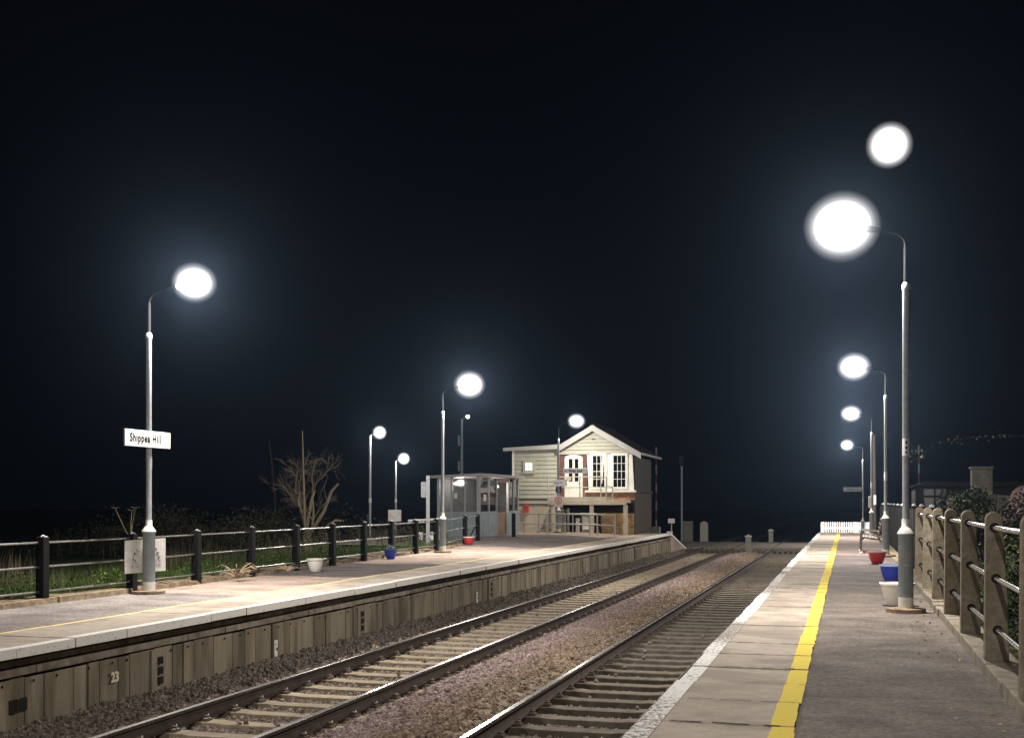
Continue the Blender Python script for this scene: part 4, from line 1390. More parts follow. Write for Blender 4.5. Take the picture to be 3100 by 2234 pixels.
# ------------------------------------------------------------------ signal box
FY = 52.5
BZ = PZ + 0.07
t = thing('signal_box', 'cream boarded signal box with white gable, tall windows and lean-to extension', 'signal box', (-11.8, 54.8, BZ))
def boards(x0, x1, z0, z1, y, pitch=0.19, clip=None):
    b_ = MB()
    z = z0
    while z < z1 - 0.01:
        ze = min(z + pitch, z1)
        a, c_ = x0, x1
        if clip:
            a, c_ = clip(z, ze)
            if c_ - a < 0.1: break
        b_.add([(a, y - 0.042, z), (c_, y - 0.042, z), (c_, y - 0.002, ze), (a, y - 0.002, ze), (a, y + 0.02, z), (c_, y + 0.02, z), (c_, y + 0.02, ze), (a, y + 0.02, ze)],
               [(0, 1, 2, 3), (0, 4, 5, 1), (1, 5, 6, 2), (3, 2, 6, 7), (0, 3, 7, 4), (4, 7, 6, 5)])
        z = ze
    return b_
ex = MB()
ex.box(-14.74, FY + 0.02, BZ - 0.3, -12.66, 57.0, 4.66)
ex.build('extension_wall', M['cream_low'], t)
boards(-14.74, -12.70, 2.45, 4.62, FY).build('extension_boards', M['cream'], t)
tr = MB()
tr.box(-14.76, FY - 0.05, 2.37, -12.70, FY + 0.015, 2.42)
tr.build('string_course', M['dark_board'], t)
MB().box(-14.75, FY - 0.02, 2.20, -12.70, FY + 0.015, 2.37).build('string_board', M['cream'], t)
MB().box(-14.75, FY - 0.032, 2.165, -12.70, FY + 0.014, 2.195).build('lower_string', M['dark_board'], t)
MB().box(-14.80, FY - 0.04, 2.42, -14.70, FY + 0.0, 4.62).build('corner_board', M['box_white'], t)
er = MB()
er.add([(-15.15, FY - 0.25, 4.76), (-12.45, FY - 0.25, 4.92), (-12.45, 57.3, 4.92), (-15.15, 57.3, 4.76), (-15.15, FY - 0.25, 4.70), (-12.45, FY - 0.25, 4.86), (-12.45, 57.3, 4.86), (-15.15, 57.3, 4.70)],
       [(0, 1, 2, 3), (7, 6, 5, 4), (0, 4, 5, 1), (1, 5, 6, 2), (2, 6, 7, 3), (3, 7, 4, 0)])
er.build('extension_roof', M['slate'], t)
fa = MB()
fa.add([(-15.17, FY - 0.28, 4.60), (-12.56, FY - 0.28, 4.665), (-12.56, FY - 0.28, 4.875), (-15.17, FY - 0.28, 4.745), (-15.17, FY - 0.252, 4.60), (-12.56, FY - 0.252, 4.665), (-12.56, FY - 0.252, 4.875), (-15.17, FY - 0.252, 4.745)],
       [(0, 1, 2, 3), (7, 6, 5, 4), (0, 4, 5, 1), (1, 5, 6, 2), (2, 6, 7, 3), (3, 7, 4, 0)])
fa.build('extension_fascia', M['barge'], t)
def window(x0, x1, z0, z1, cols, rows, pane_m, fw=0.08, y=FY, bars=0.022, sill=True, fm=None):
    f = MB()
    fm = fm or M['box_white']
    f.box(x0 - fw, y - 0.055, z0 - fw, x0, y + 0.01, z1 + fw)
    f.box(x1, y - 0.055, z0 - fw, x1 + fw, y + 0.01, z1 + fw)
    f.box(x0, y - 0.053, z1, x1, y + 0.01, z1 + fw)
    f.box(x0, y - 0.053, z0 - fw, x1, y + 0.01, z0)
    o = f.build('window', fm, t)
    MB().box(x0, y - 0.016, z0, x1, y - 0.012, z1).build('pane', pane_m, o)
    g = MB()
    for k in range(1, cols):
        xx = x0 + (x1 - x0) * k / cols
        g.box(xx - bars / 2, y - 0.040, z0, xx + bars / 2, y - 0.02, z1)
    for k in range(1, rows):
        zz = z0 + (z1 - z0) * k / rows
        g.box(x0, y - 0.038, zz - bars / 2, x1, y - 0.021, zz + bars / 2)
    if cols > 1 or rows > 1:
        g.build('glazing_bars', fm, o)
    if sill:
        MB().box(x0 - fw - 0.05, y - 0.12, z0 - fw - 0.05, x1 + fw + 0.05, y - 0.03, z0 - fw).build('sill', fm, o)
    return o
window(-14.16, -13.83, 3.72, 4.07, 2, 2, M['lit_pane'], 0.10, y=FY - 0.05, fm=M['cream'])
# main gabled block
mw = MB()
mw.box(-12.66, FY + 0.03, BZ - 0.3, -9.16, 57.2, 4.45)
mw.build('main_wall', M['dark_board'], t)
MB().box(-12.68, FY + 0.0, 2.38, -11.32, FY + 0.028, 4.46).build('door_wall', M['red_wall'], t)
MB().box(-11.54, FY - 0.015, 2.36, -9.13, FY + 0.027, 2.71).build('brick_apron', M['brick'], t)
gable_c, gable_top, slope = -11.0, 5.62, 0.575
def gclip(z, ze):
    hw = (gable_top - ze) / slope
    return max(-12.85, gable_c - hw), min(-9.0, gable_c + hw)
boards(-12.7, -9.2, 4.46, 5.60, FY - 0.03, 0.165, gclip).build('gable_boards', M['cream'], t)
MB().box(-12.75, FY - 0.07, 4.43, -9.12, FY + 0.0, 4.475).build('gable_string', M['barge'], t)
ve = MB()
ve.ell((-11.0, FY - 0.055, 5.10), (0.085, 0.02, 0.03), 16, 8)
ve.build('gable_vent', M['dark'], t)
bg = MB()
wv = 0.235
for sgn in (-1, 1):
    x1 = gable_c + sgn * (2.20 if sgn > 0 else 1.60)
    x0 = gable_c
    n_ = Vector((sgn * slope, 1)).normalized()
    za = gable_top + 0.10
    zb_ = za - abs(x1 - x0) * slope
    bg.prism([(x0, za), (x1, zb_), (x1, zb_ - wv * 1.15), (x0, za - wv * 1.15)] if sgn > 0 else [(x0, za), (x0, za - wv * 1.15), (x1, zb_ - wv * 1.15), (x1, zb_)], 'y', FY - 0.33 - 0.004 * sgn, FY - 0.29)
bg.build('bargeboards', M['barge'], t)
fin = MB()
fin.box(-11.10, FY - 0.345, 5.48, -10.90, FY - 0.285, 5.70)
fin.build('finial_block', M['barge'], t)
rf = MB()
for sgn in (-1, 1):
    hw = 2.22 if sgn > 0 else 1.56
    za = gable_top + 0.14
    x1 = gable_c + sgn * hw
    z1 = za - hw * slope
    rf.prism([(gable_c, za), (x1, z1), (x1, z1 - 0.07), (gable_c, za - 0.07)], 'y', FY - 0.28, 57.6)
rf.build('roof', M['slate'], t)
MB().bar((gable_c, FY - 0.27, gable_top + 0.16), (gable_c, 57.6, gable_top + 0.16), 0.16, 0.06).build('ridge_tiles', M['slate'], t)
MB().tube([(-8.74, FY - 0.3, 4.40), (-8.74, 57.6, 4.38)], 0.055, 10).build('gutter', M['shelter_roof'], t, smooth=True)
# door
d = MB()
d.box(-12.33, FY - 0.055, 2.50, -12.20, FY - 0.0, 4.22)
d.box(-11.63, FY - 0.055, 2.50, -11.50, FY - 0.0, 4.22)
arc = []
for k in range(13):
    a = PI * k / 12
    arc.append((-11.915 + 0.415 * math.cos(a), 4.22 + 0.185 * math.sin(a) ** 0.7))
d.prism([(p[0], p[1]) for p in arc] , 'y', FY - 0.055, FY - 0.001)
o = d.build('door', M['box_white'], t)
dl = MB()
dl.box(-12.20, FY - 0.03, 2.50, -11.63, FY - 0.003, 3.20)
dl.box(-12.20, FY - 0.034, 3.20, -12.14, FY - 0.003, 4.22)
dl.box(-11.69, FY - 0.034, 3.20, -11.63, FY - 0.003, 4.22)
dl.box(-11.965, FY - 0.034, 3.20, -11.865, FY - 0.003, 4.22)
dl.build('door_leaf', M['box_white'], o)
for xa, xb in ((-12.14, -11.965), (-11.865, -11.69)):
    MB().box(xa, FY - 0.02, 3.20, xb, FY - 0.004, 4.22).build('pane', M['dark_glass'], o)
MB().ell((-11.66, FY - 0.06, 3.12), (0.025, 0.03, 0.025), 10, 8).build('handle', M['dark'], o)
# big windows on the gable front, splayed surround
sf = MB()
sf.prism([(-11.30, 4.43), (-9.24, 4.43), (-9.16, 2.80), (-11.22, 2.80)], 'y', FY - 0.03, FY + 0.026)
sf.build('window_surround', M['box_white'], t)
window(-11.02, -10.49, 2.95, 4.35, 3, 4, M['dark_glass'], 0.10, y=FY - 0.035, bars=0.020, sill=False)
MB().add([(-10.66, FY - 0.054, 3.10), (-10.60, FY - 0.054, 3.10), (-10.50, FY - 0.054, 4.34), (-10.62, FY - 0.054, 4.34)], [(0, 1, 2, 3)]).build('curtain_or_glint', M['cabinet'], t)  # pale streak painted over the pane as a reflection
window(-10.08, -9.54, 2.95, 4.35, 3, 4, M['dark_glass'], 0.10, y=FY - 0.035, bars=0.020, sill=False)
MB().box(-11.37, FY - 0.17, 2.71, -9.06, FY + 0.02, 2.80).build('window_sill', M['box_white'], t, bevel=0.008)
# track side face: upper boards with a dim window band, brick base
MB().box(-9.158, FY + 0.1, 2.80, -9.13, 57.1, 4.40).build('side_boards', M['dark_board'], t)
MB().box(-9.15, FY + 0.05, 2.70, -9.05, 57.15, 2.80).build('side_sill', M['dark_board'], t)
MB().box(-9.157, FY + 0.05, BZ - 0.3, -9.125, 57.15, 2.70).build('side_wall', M['dark_brick'], t)
# landing with posts and handrail
LY = 51.25
ld = MB()
ld.box(-12.82, LY, 2.36, -10.22, FY - 0.02, 2.50)
ld.box(-12.82, LY - 0.02, 2.15, -9.30, LY + 0.10, 2.36)
ld.box(-12.82, LY + 0.10, 2.24, -9.30, FY - 0.02, 2.355)
ld.box(-10.22, LY - 0.02, 2.36, -10.17, FY - 0.02, 2.50)
o = ld.build('landing', M['landing'], t, bevel=0.006)
for xa in (-10.92, -9.42, -12.66):
    MB().box(xa, LY + 0.0, BZ - 0.1, xa + 0.17, LY + 0.16, 2.15).build('landing_post', M['landing'], t, bevel=0.006)
hr = MB()
for xx, zt_ in ((-12.80, 3.40), (-11.36, 3.40), (-10.42, 3.40), (-10.18, 3.40), (-9.90, 2.95)):
    hr.tube([(xx, LY + 0.03, 2.36 if xx < -10 else 2.15), (xx, LY + 0.03, zt_)], 0.028, 8)
hr.tube([(-12.80, LY + 0.03, 3.38), (-10.18, LY + 0.03, 3.38)], 0.024, 8)
hr.tube([(-12.80, LY + 0.03, 2.92), (-10.18, LY + 0.03, 2.92), (-9.90, LY + 0.03, 2.90)], 0.022, 8)
hr.tube([(-10.18, LY + 0.03, 3.38), (-10.14, LY + 0.03, 2.98), (-9.90, LY + 0.03, 2.94)], 0.022, 8)
hr.build('landing_handrail', M['galv_dull'], t, smooth=True)
MB().box(-12.02, LY - 0.0, 3.22, -11.75, LY + 0.02, 3.40).build('stair_gate', M['landing'], t)
# under the landing
MB().box(-12.60, FY - 0.02, BZ - 0.2, -10.82, FY + 0.029, 2.24).build('undercroft_wall', M['dark'], t)
MB().box(-10.80, FY - 0.03, BZ - 0.2, -9.165, FY + 0.029, 1.78).build('undercroft_brick', M['yellow_brick'], t)
MB().box(-10.80, FY - 0.01, 1.78, -9.165, FY + 0.028, 2.24).build('undercroft_top', M['dark'], t)
MB().box(-12.62, FY - 0.2, BZ - 0.2, -12.40, FY - 0.02, 2.15).build('undercroft_pier', M['landing'], t)
tag(MB().box(-11.36, 51.62, BZ - 0.02, -10.86, 51.98, 1.76).box(-11.40, 51.58, 1.76, -10.82, 52.02, 1.80).build('equipment_cabinet', M['cabinet_grey'], bevel=0.008), 'tall grey cabinet under the landing of the signal box', 'cabinet')
tag(MB().box(-11.28, 51.45, 1.05, -10.95, 51.615, 1.60).box(-11.27, 51.44, 1.07, -10.96, 51.449, 1.58).build('white_cabinet', M['cabinet'], bevel=0.006), 'small bright white cabinet under the signal box landing', 'cabinet')
tag(MB().box(-11.62, 51.6, BZ - 0.02, -11.45, 51.85, 1.56).box(-11.60, 51.59, 1.0, -11.47, 51.599, 1.5).build('meter_box', M['cabinet'], bevel=0.006), 'narrow white box beside the tall cabinet under the landing', 'cabinet')
pp = thing('pipe_stand', 'pair of short upright pipes under the signal box landing', 'pipes', (-12.1, 51.7, BZ))
MB().tube([(-12.22, 51.7, BZ - 0.02), (-12.22, 51.7, 1.98)], 0.055, 10).build('pipe', M['cabinet_grey'], pp, smooth=True)
MB().tube([(-11.98, 51.7, BZ - 0.02), (-11.98, 51.7, 2.0), (-12.10, 51.66, 1.85)], 0.055, 10).build('pipe', M['cabinet_grey'], pp, smooth=True)
MB().tube([(-12.12, 51.62, BZ - 0.02), (-12.12, 51.62, 1.30), (-12.2, 51.6, 1.42)], 0.075, 10).build('pipe', M['cabinet_grey'], pp, smooth=True)
tag(MB().tube([(-10.70, 51.8, 1.66), (-10.68, 51.75, 1.2), (-10.74, 51.72, BZ)], 0.055, 8).tube([(-10.58, 51.8, 1.66), (-10.56, 51.75, 1.2), (-10.5, 51.72, BZ)], 0.055, 8).bar((-10.76, 51.8, 1.68), (-10.5, 51.8, 1.68), 0.1, 0.10).build('hanging_cable', M['dark'], smooth=True), 'dark looped cables hanging by the brick bay under the landing', 'cable')
t = thing('red_letter_box', 'small red box fixed on the cream wall of the extension', 'box', (-14.1, FY - 0.05, 1.74))
MB().box(-14.20, FY - 0.16, 1.74, -14.02, FY + 0.018, 2.17).build('body', M['red_box'], t, bevel=0.01)
MB().box(-14.17, FY - 0.164, 2.02, -14.05, FY - 0.1605, 2.05).build('slot', M['dark'], t)

# handrails of the sloping path in front of the signal box
HY = 47.4
t = thing('ramp_handrail', 'long galvanised handrail with two rails in front of the signal box', 'handrail', (-10.4, HY, PZ))
def zr(x, y): return PZ + rise(x, y)
for xx in (-11.86, -9.06):
    MB().tube([(xx, HY, zr(xx, HY) - 0.05), (xx, HY, PZ + 0.93)], 0.030, 10).build('post', M['galv_dull'], t, smooth=True)
MB().tube([(-11.88, HY + 0.0, PZ + 0.96), (-9.06, HY, PZ + 0.90)], 0.032, 10).build('rail', M['galv_dull'], t, smooth=True)
MB().tube([(-11.88, HY + 0.0, PZ + 0.55), (-9.06, HY, PZ + 0.48)], 0.028, 10).build('rail', M['galv_dull'], t, smooth=True)
HB = 49.4
t = thing('back_handrail', 'second galvanised handrail with many posts nearer the signal box', 'handrail', (-11.4, HB, PZ))
for xx in (-14.30, -13.4, -12.75, -12.42, -11.58, -11.25, -10.52, -10.2):
    MB().tube([(xx, HB, zr(xx, HB) - 0.05), (xx, HB, PZ + 0.93)], 0.028, 10).build('post', M['galv_dull'], t, smooth=True)
MB().tube([(-14.30, HB, PZ + 0.93), (-10.2, HB, PZ + 0.93)], 0.026, 10).build('rail', M['galv_dull'], t, smooth=True)
MB().tube([(-14.30, HB, PZ + 0.50), (-10.2, HB, PZ + 0.50)], 0.024, 10).build('rail', M['galv_dull'], t, smooth=True)
MB().tube([(-12.75, HB, PZ + 0.14), (-11.9, HB + 0.05, PZ + 0.48)], 0.02, 8).build('brace', M['galv_dull'], t, smooth=True)

# ------------------------------------------------------------------ waiting shelter
SX0, SX1, SY0, SY1 = -15.05, -13.45, 43.0, 48.5
SZ = PZ + 0.10
t = thing('waiting_shelter', 'glazed waiting shelter with grey blue panels and lit bulkhead lamps', 'shelter', ((SX0 + SX1) / 2, (SY0 + SY1) / 2, SZ))
rfz = SZ + 2.30
r = MB()
ro = [(SX0 - 0.25, SY0 - 0.28, rfz - 0.06), (SX1 + 0.25, SY0 - 0.28, rfz + 0.02), (SX1 + 0.25, SY1 + 0.25, rfz + 0.02), (SX0 - 0.25, SY1 + 0.25, rfz - 0.06)]
r.add(ro + [(a, b_, c_ + 0.10) for a, b_, c_ in ro], [(3, 2, 1, 0), (4, 5, 6, 7), (0, 1, 5, 4), (1, 2, 6, 5), (2, 3, 7, 6), (3, 0, 4, 7)])
r.build('roof', M['shelter_roof'], t)
PNL = SZ + 0.92
def wall_y(y, x0, x1, out):                       # a wall of constant y: low panel, glass, posts
    MB().box(x0, y - 0.02, SZ - 0.15, x1, y + 0.02, PNL).build('lower_panel', M['shelter_blue'], t)
    MB().box(x0, y - 0.006, PNL + 0.05, x1, y + 0.006, rfz - 0.03).build('glazing', M['glass'], t)
    MB().box(x0, y - 0.032, PNL, x1, y + 0.032, PNL + 0.05).build('transom', M['shelter_frame'], t)
wall_y(SY0, SX0 + 0.05, SX1 - 0.05, -1)
for xx in (SX0, (SX0 * 2 + SX1) / 3, (SX0 + 2 * SX1) / 3):
    w_ = 0.05 if xx == SX0 else 0.03
    MB().box(xx - w_, SY0 - 0.045, SZ - 0.1, xx + w_, SY0 + 0.045, rfz - 0.03).build('mullion', M['shelter_frame'], t)
MB().box(SX1 - 0.06, SY0 - 0.06, SZ - 0.1, SX1 + 0.06, SY0 + 0.06, rfz - 0.01).build('corner_post', M['shelter_frame'], t)
DY0, DY1 = 45.35, 47.0
for ya, yb in ((SY0 + 0.06, DY0), (DY1, SY1)):
    MB().box(SX1 - 0.02, ya, SZ - 0.15, SX1 + 0.02, yb, PNL).build('lower_panel', M['shelter_blue'], t)
    MB().box(SX1 - 0.006, ya, PNL + 0.05, SX1 + 0.006, yb, rfz - 0.01).build('glazing', M['glass'], t)
    MB().box(SX1 - 0.032, ya, PNL, SX1 + 0.032, yb, PNL + 0.05).build('transom', M['shelter_frame'], t)
for yy in (44.3, DY0, DY1, 47.8, SY1):
    MB().box(SX1 - 0.04, yy - 0.04, SZ - 0.1, SX1 + 0.04, yy + 0.04, rfz - 0.01).build('mullion', M['shelter_frame'], t)
MB().box(SX1 - 0.03, DY0 + 0.04, rfz - 0.16, SX1 + 0.03, DY1 - 0.04, rfz - 0.01).build('door_head', M['brown_board'], t)
MB().box(SX0 - 0.03, SY0, SZ - 0.15, SX0 + 0.03, SY1, rfz - 0.07).build('back_wall', M['shelter_in'], t)
MB().box(SX0, SY1 - 0.03, SZ - 0.15, SX1, SY1 + 0.03, rfz - 0.05).build('end_wall', M['shelter_in'], t)
MB().box(SX0, SY0, SZ - 0.2, SX1, SY1, SZ + 0.012).build('floor_slab', M['kerb'], t)
lm = MB()
lm.ell((-14.45, 43.9, rfz - 0.22), (0.26, 0.26, 0.19), 24, 14)
o = lm.build('bulkhead_glow', M['shelter_glow'], t, smooth=True)
lm = MB()
lm.ell((-13.85, 46.6, rfz - 0.33), (0.17, 0.17, 0.12), 24, 14)
o = lm.build('bulkhead_glow', M['shelter_glow'], t, smooth=True)
for xx, rr_ in ((-14.86, 0.13), (-14.97, 0.075)):
    MB().ell((xx, 44.6, rfz - 0.24), (rr_, rr_, rr_ * 0.8), 16, 10).build('bulkhead_glow', M['shelter_glow'], t, smooth=True)  # reflections of the shelter lights, built as small glowing balls
lit(t, Vector((-14.45, 43.9, rfz - 0.35)) - t.location, 60, 0.1, 0, (1.0, 0.84, 0.77))
lit(t, Vector((-13.85, 46.6, rfz - 0.45)) - t.location, 45, 0.1, 0, (1.0, 0.84, 0.77))
MB().box(-13.87, 46.58, rfz - 0.27, -13.83, 46.62, rfz - 0.05).build('lamp_stem', M['shelter_frame'], o)
for (xa, xb, z0) in ((-14.42, -14.30, SZ + 1.47),):
    n_ = MB().box(xa, SY0 - 0.012, z0, xb, SY0 - 0.008, z0 + 0.20).build('notice', M['sign_white'], t)
    MB().box(xa - 0.025, SY0 - 0.010, z0 - 0.03, xb + 0.025, SY0 - 0.0065, z0 + 0.23).build('notice_border', M['brown_board'], n_)
n_ = MB().box(SX1 + 0.008, 43.62, SZ + 1.38, SX1 + 0.012, 43.95, SZ + 1.62).build('notice', M['board_white'], t)
tag(MB().box(-13.60, 45.45, SZ + 0.01, -13.48, 46.75, SZ + 0.92).box(-13.478, 45.5, SZ + 0.05, -13.473, 46.7, SZ + 0.88).build('brown_screen', M['brown_board'], bevel=0.01), 'brown board propped in the doorway of the shelter', 'board')

# bits between the railing and the shelter
t = thing('sign_post', 'white square post with a panel fixed to one side', 'sign post', (-12.91, 35.85, 0.8))
MB().box(-12.955, 35.8, 0.6, -12.865, 35.9, 3.12).build('post', M['shelter_frame'], t, bevel=0.004)
MB().box(-13.14, 35.83, 2.42, -12.956, 35.87, 2.92).build('panel', M['shelter_frame'], t, bevel=0.004)
t = thing('white_gate', 'low white gate with thick rails beyond the railing', 'gate', (-14.3, 39.7, 0.7))
MB().bar((-15.0, 39.6, 1.62), (-13.75, 39.6, 1.68), 0.06, 0.06).bar((-15.0, 39.62, 1.54), (-14.4, 39.62, 1.57), 0.05, 0.05).build('rail', M['picket'], t)
for xx, zt_ in ((-14.55, 1.22), (-14.15, 1.22), (-13.85, 1.42)):
    MB().box(xx - 0.06, 39.6, 0.5, xx + 0.06, 39.72, zt_).build('post', M['picket'], t, bevel=0.02)
t = thing('lane_board', 'small square white board half covered by weeds behind the railing', 'board', (-18.35, 46.8, 1.4))
MB().box(-18.62, 46.78, 1.46, -18.04, 46.80, 1.95).build('panel', M['board_white'], t)
MB().tube([(-18.33, 46.83, 0), (-18.33, 46.83, 1.9)], 0.03, 8).build('post', M['pole_galv'], t)

# ------------------------------------------------------------------ level crossing furniture
def barrier(x, y, ang, lab):
    t = thing('crossing_barrier', lab, 'barrier', (x, y, -0.02), group='raised crossing barriers')
    m_ = MB()
    m_.box(x - 0.2, y - 0.25, -0.05, x + 0.2, y + 0.25, 1.0)
    m_.build('pedestal', M['cabinet_dim'], t, bevel=0.02)
    z = 0.9
    seg = 0
    for k in range(9):
        z1 = 0.9 + (k + 1) * 0.47
        dx = math.sin(ang)
        MB().bar((x + dx * (z - 0.9), y, z), (x + dx * (z1 - 0.9), y, z1), 0.07, 0.05).build('boom_band', M['barrier_white'] if k % 2 == 0 else M['barrier_red'], t)
        z = z1
barrier(-9.6, 61.7, 0.0, 'raised red and white crossing barrier beside the signal box')
barrier(3.5, 63.3, -0.012, 'raised red and white crossing barrier beyond the boarded fence')
t = thing('crossing_cabinet', 'square pale cabinet at the far side of the crossing', 'cabinet', (-9.57, 74.2, 0))
MB().box(-9.87, 73.95, -0.2, -9.27, 74.45, 1.10).build('body', M['cabinet_dim'], t, bevel=0.04)
MB().box(-9.80, 73.94, 0.1, -9.34, 73.95, 1.0).build('door', M['cabinet_dim'], t)
t = thing('rounded_cabinet', 'pale round topped cabinet at the far side of the crossing', 'cabinet', (-8.6, 74.5, 0))
pts_ = [(-8.84, -0.2), (-8.36, -0.2)] + [(-8.60 + 0.24 * math.cos(PI * k / 12), 0.85 + 0.24 * math.sin(PI * k / 12)) for k in range(13)]
MB().prism(pts_, 'y', 74.3, 74.7).build('body', M['cabinet_mid'], t, bevel=0.03)
for (x, y, h, lab) in ((-4.52, 57.2, 0.74, 'squat pale marker post between the two tracks before the crossing'), (-4.34, 71.5, 0.70, 'distant pale marker post between the tracks past the crossing')):
    t = thing('marker_post', lab, 'marker post', (x, y, -0.3), group='marker posts by the crossing')
    MB().box(x - 0.13, y - 0.1, -0.35, x + 0.13, y + 0.1, h - 0.12).build('body', M['cabinet_dim'], t, bevel=0.015)
    MB().box(x - 0.16, y - 0.13, h - 0.12, x + 0.16, y + 0.13, h - 0.05).box(x - 0.05, y - 0.05, h - 0.05, x + 0.05, y + 0.05, h).build('cap', M['cabinet_mid'], t, bevel=0.01)
t = thing('ramp_sign', 'tiny white sign on a thin post at the far platform ramp', 'sign', (-7.98, 55.9, 0))
MB().tube([(-7.98, 55.9, -0.3), (-7.98, 55.9, 1.30)], 0.03, 8).build('post', M['pole_galv'], t)
MB().box(-8.14, 55.85, 1.28, -7.82, 55.88, 1.50).build('panel', M['sign_white'], t, bevel=0.01)
MB().box(-8.20, 55.83, 0.78, -7.92, 55.9, 0.90).build('lower_panel', M['sign_white'], t, bevel=0.01)
t = thing('signal_mast', 'thin dark signal mast beyond the crossing', 'mast', (-9.41, 70.1, 0))
MB().tube([(-9.41, 70.1, -0.2), (-9.41, 70.1, 4.9)], 0.06, 8).build('mast', M['pole_grey'], t)
MB().box(-9.55, 70.0, 4.4, -9.27, 70.06, 5.0).build('head', M['dark'], t)

# ------------------------------------------------------------------ buildings behind the concrete fence
t = thing('brick_outhouse', 'low mossy brick outhouse with a square chimney behind the hedge', 'outhouse', (4.0, 38.5, 0))
MB().prism([(3.10, -0.2), (5.5, -0.2), (5.5, 2.35), (4.4, 2.5), (3.6, 2.55), (3.10, 2.38)], 'y', 38.3, 41).build('wall', M['dim_brick'], t)
MB().box(3.62, 38.28, 2.3, 4.19, 38.9, 3.28).box(3.58, 38.24, 3.28, 4.23, 38.94, 3.34).build('chimney', M['dim_brick'], t)
t = thing('crossing_house', 'dark house with one pale curtained window beside the crossing', 'house', (5.2, 58.4, 0))
MB().box(3.0, 57.6, -0.3, 8.5, 61, 2.98).build('wall', M['house_wall'], t)
MB().prism([(2.8, 2.98), (8.7, 2.98), (8.0, 3.2), (3.4, 3.2)], 'y', 57.4, 61.2).build('roof', M['house_wall'], t)
f = MB()
wx0, wx1, wz0, wz1 = 3.34, 4.30, 2.02, 2.88
f.box(wx0 - 0.06, 57.52, wz0 - 0.06, wx1 + 0.06, 57.598, wz0).box(wx0 - 0.06, 57.52, wz1, wx1 + 0.06, 57.598, wz1 + 0.06)
f.box(wx0 - 0.06, 57.52, wz0, wx0, 57.598, wz1).box(wx1, 57.52, wz0, wx1 + 0.06, 57.598, wz1)
f.box(3.80, 57.52, wz0, 3.86, 57.598, wz1).box(wx0, 57.525, 2.50, 3.80, 57.598, 2.58).box(3.86, 57.525, 2.50, wx1, 57.598, 2.58)
o = f.build('window', M['house_wall'], t)
MB().box(wx0, 57.575, wz0, wx1, 57.59, wz1).build('curtain_or_glint', M['curtain_or_glint'], o)
# a red car parked in the yard, only its roof above the hedge
t = thing('parked_car', 'dark red parked car showing its roof above the reddish hedge', 'car', (4.6, 31.5, 0.9))
cb_ = 0.95
body = [(3.75, cb_ + 0.25), (5.45, cb_ + 0.25), (5.5, cb_ + 0.9), (5.25, cb_ + 1.0), (5.05, cb_ + 1.62), (4.85, cb_ + 1.76), (4.35, cb_ + 1.76), (4.15, cb_ + 1.62), (3.95, cb_ + 1.0), (3.7, cb_ + 0.9)]
MB().prism(body, 'y', 29.9, 33.6).build('body', M['car_red'], t, bevel=0.08)
MB().box(4.14, 29.86, cb_ + 1.05, 5.06, 29.895, cb_ + 1.55).build('rear_window', M['dark_glass'], t)
for yy in (30.7, 32.8):
    for xx in (3.75, 5.45):
        MB().tube([(xx - 0.1, yy, cb_ + 0.32), (xx + 0.1, yy, cb_ + 0.32)], 0.32, 20).build('wheel', M['tyre'], t, smooth=True)

# ------------------------------------------------------------------ hedge and trees behind the concrete fence
def bush(name, lab, cat, c, r, n, size, m, m2=None, group=None, stems=5, twig=0):
    t = thing(name, lab, cat, (c[0], c[1], c[2] - r[2]), group=group)
    pts = []
    k = 9
    for j in range(k):
        cc = np.array(c) + rng.uniform(-0.55, 0.55, 3) * np.array(r)
        pts.append(blob_points(n // k, cc, np.array(r) * rng.uniform(0.35, 0.6), 0.3))
    leaves('leaves', np.concatenate(pts), size, m, t)
    if m2:
        leaves('bright_leaves', np.concatenate(pts)[:: max(1, n // 260)][:260] + rng.normal(0, 0.03, (len(np.concatenate(pts)[:: max(1, n // 260)][:260]), 3)), size * 1.1, m2, t)
    s_ = MB()
    for j in range(stems):
        a = rng.uniform(0, 2 * PI)
        p0 = Vector((c[0] + 0.15 * math.cos(a), c[1] + 0.15 * math.sin(a), c[2] - r[2] - 0.2))
        p1 = Vector(c) + Vector((math.cos(a) * r[0] * 0.7, math.sin(a) * r[1] * 0.7, r[2] * rng.uniform(0.2, 0.9)))
        s_.tube([p0, (p0 + p1) / 2 + Vector((0, 0, 0.1)), p1], [0.03, 0.02, 0.006], 5)
    s_.build('stems', M['bark_dark'], t)
    return t
bush('ivy_bush', 'dark ivy bush filling the gap behind the closest concrete posts', 'bush', (2.25, 9.6, 1.15), (0.85, 1.9, 0.85), 5200, 0.055, M['leaf_ivy'], M['leaf_lit'])
bush('ivy_bush', 'ivy bush with scattered pale leaves behind the middle concrete posts', 'bush', (2.2, 13.4, 1.05), (0.75, 2.0, 0.90), 5200, 0.055, M['leaf_ivy'], M['leaf_lit'])
bush('ivy_bush', 'low green bush behind the last concrete posts', 'bush', (2.15, 18.2, 1.15), (0.75, 2.6, 0.95), 4600, 0.06, M['leaf_green'], M['leaf_lit'])
bush('red_hedge', 'tall reddish leaved hedge rising above the concrete fence', 'hedge', (3.55, 17.6, 1.55), (1.15, 4.2, 1.05), 9000, 0.06, M['leaf_red'])
bush('green_shrub', 'mossy green shrub in front of the brick chimney', 'shrub', (3.3, 30.0, 1.75), (1.2, 2.2, 1.0), 5200, 0.08, M['leaf_green'], M['leaf_lit'])
bush('green_shrub', 'dim shrub between the house window and the brick outhouse', 'shrub', (3.3, 47.0, 1.9), (1.2, 2.5, 1.25), 4200, 0.09, M['leaf_green'], M['leaf_lit'])
t = thing('overhanging_tree', 'dark tree beyond the hedge whose one leafy bough reaches over the fence', 'tree', (5.6, 24.6, 0.3))
tk = MB()
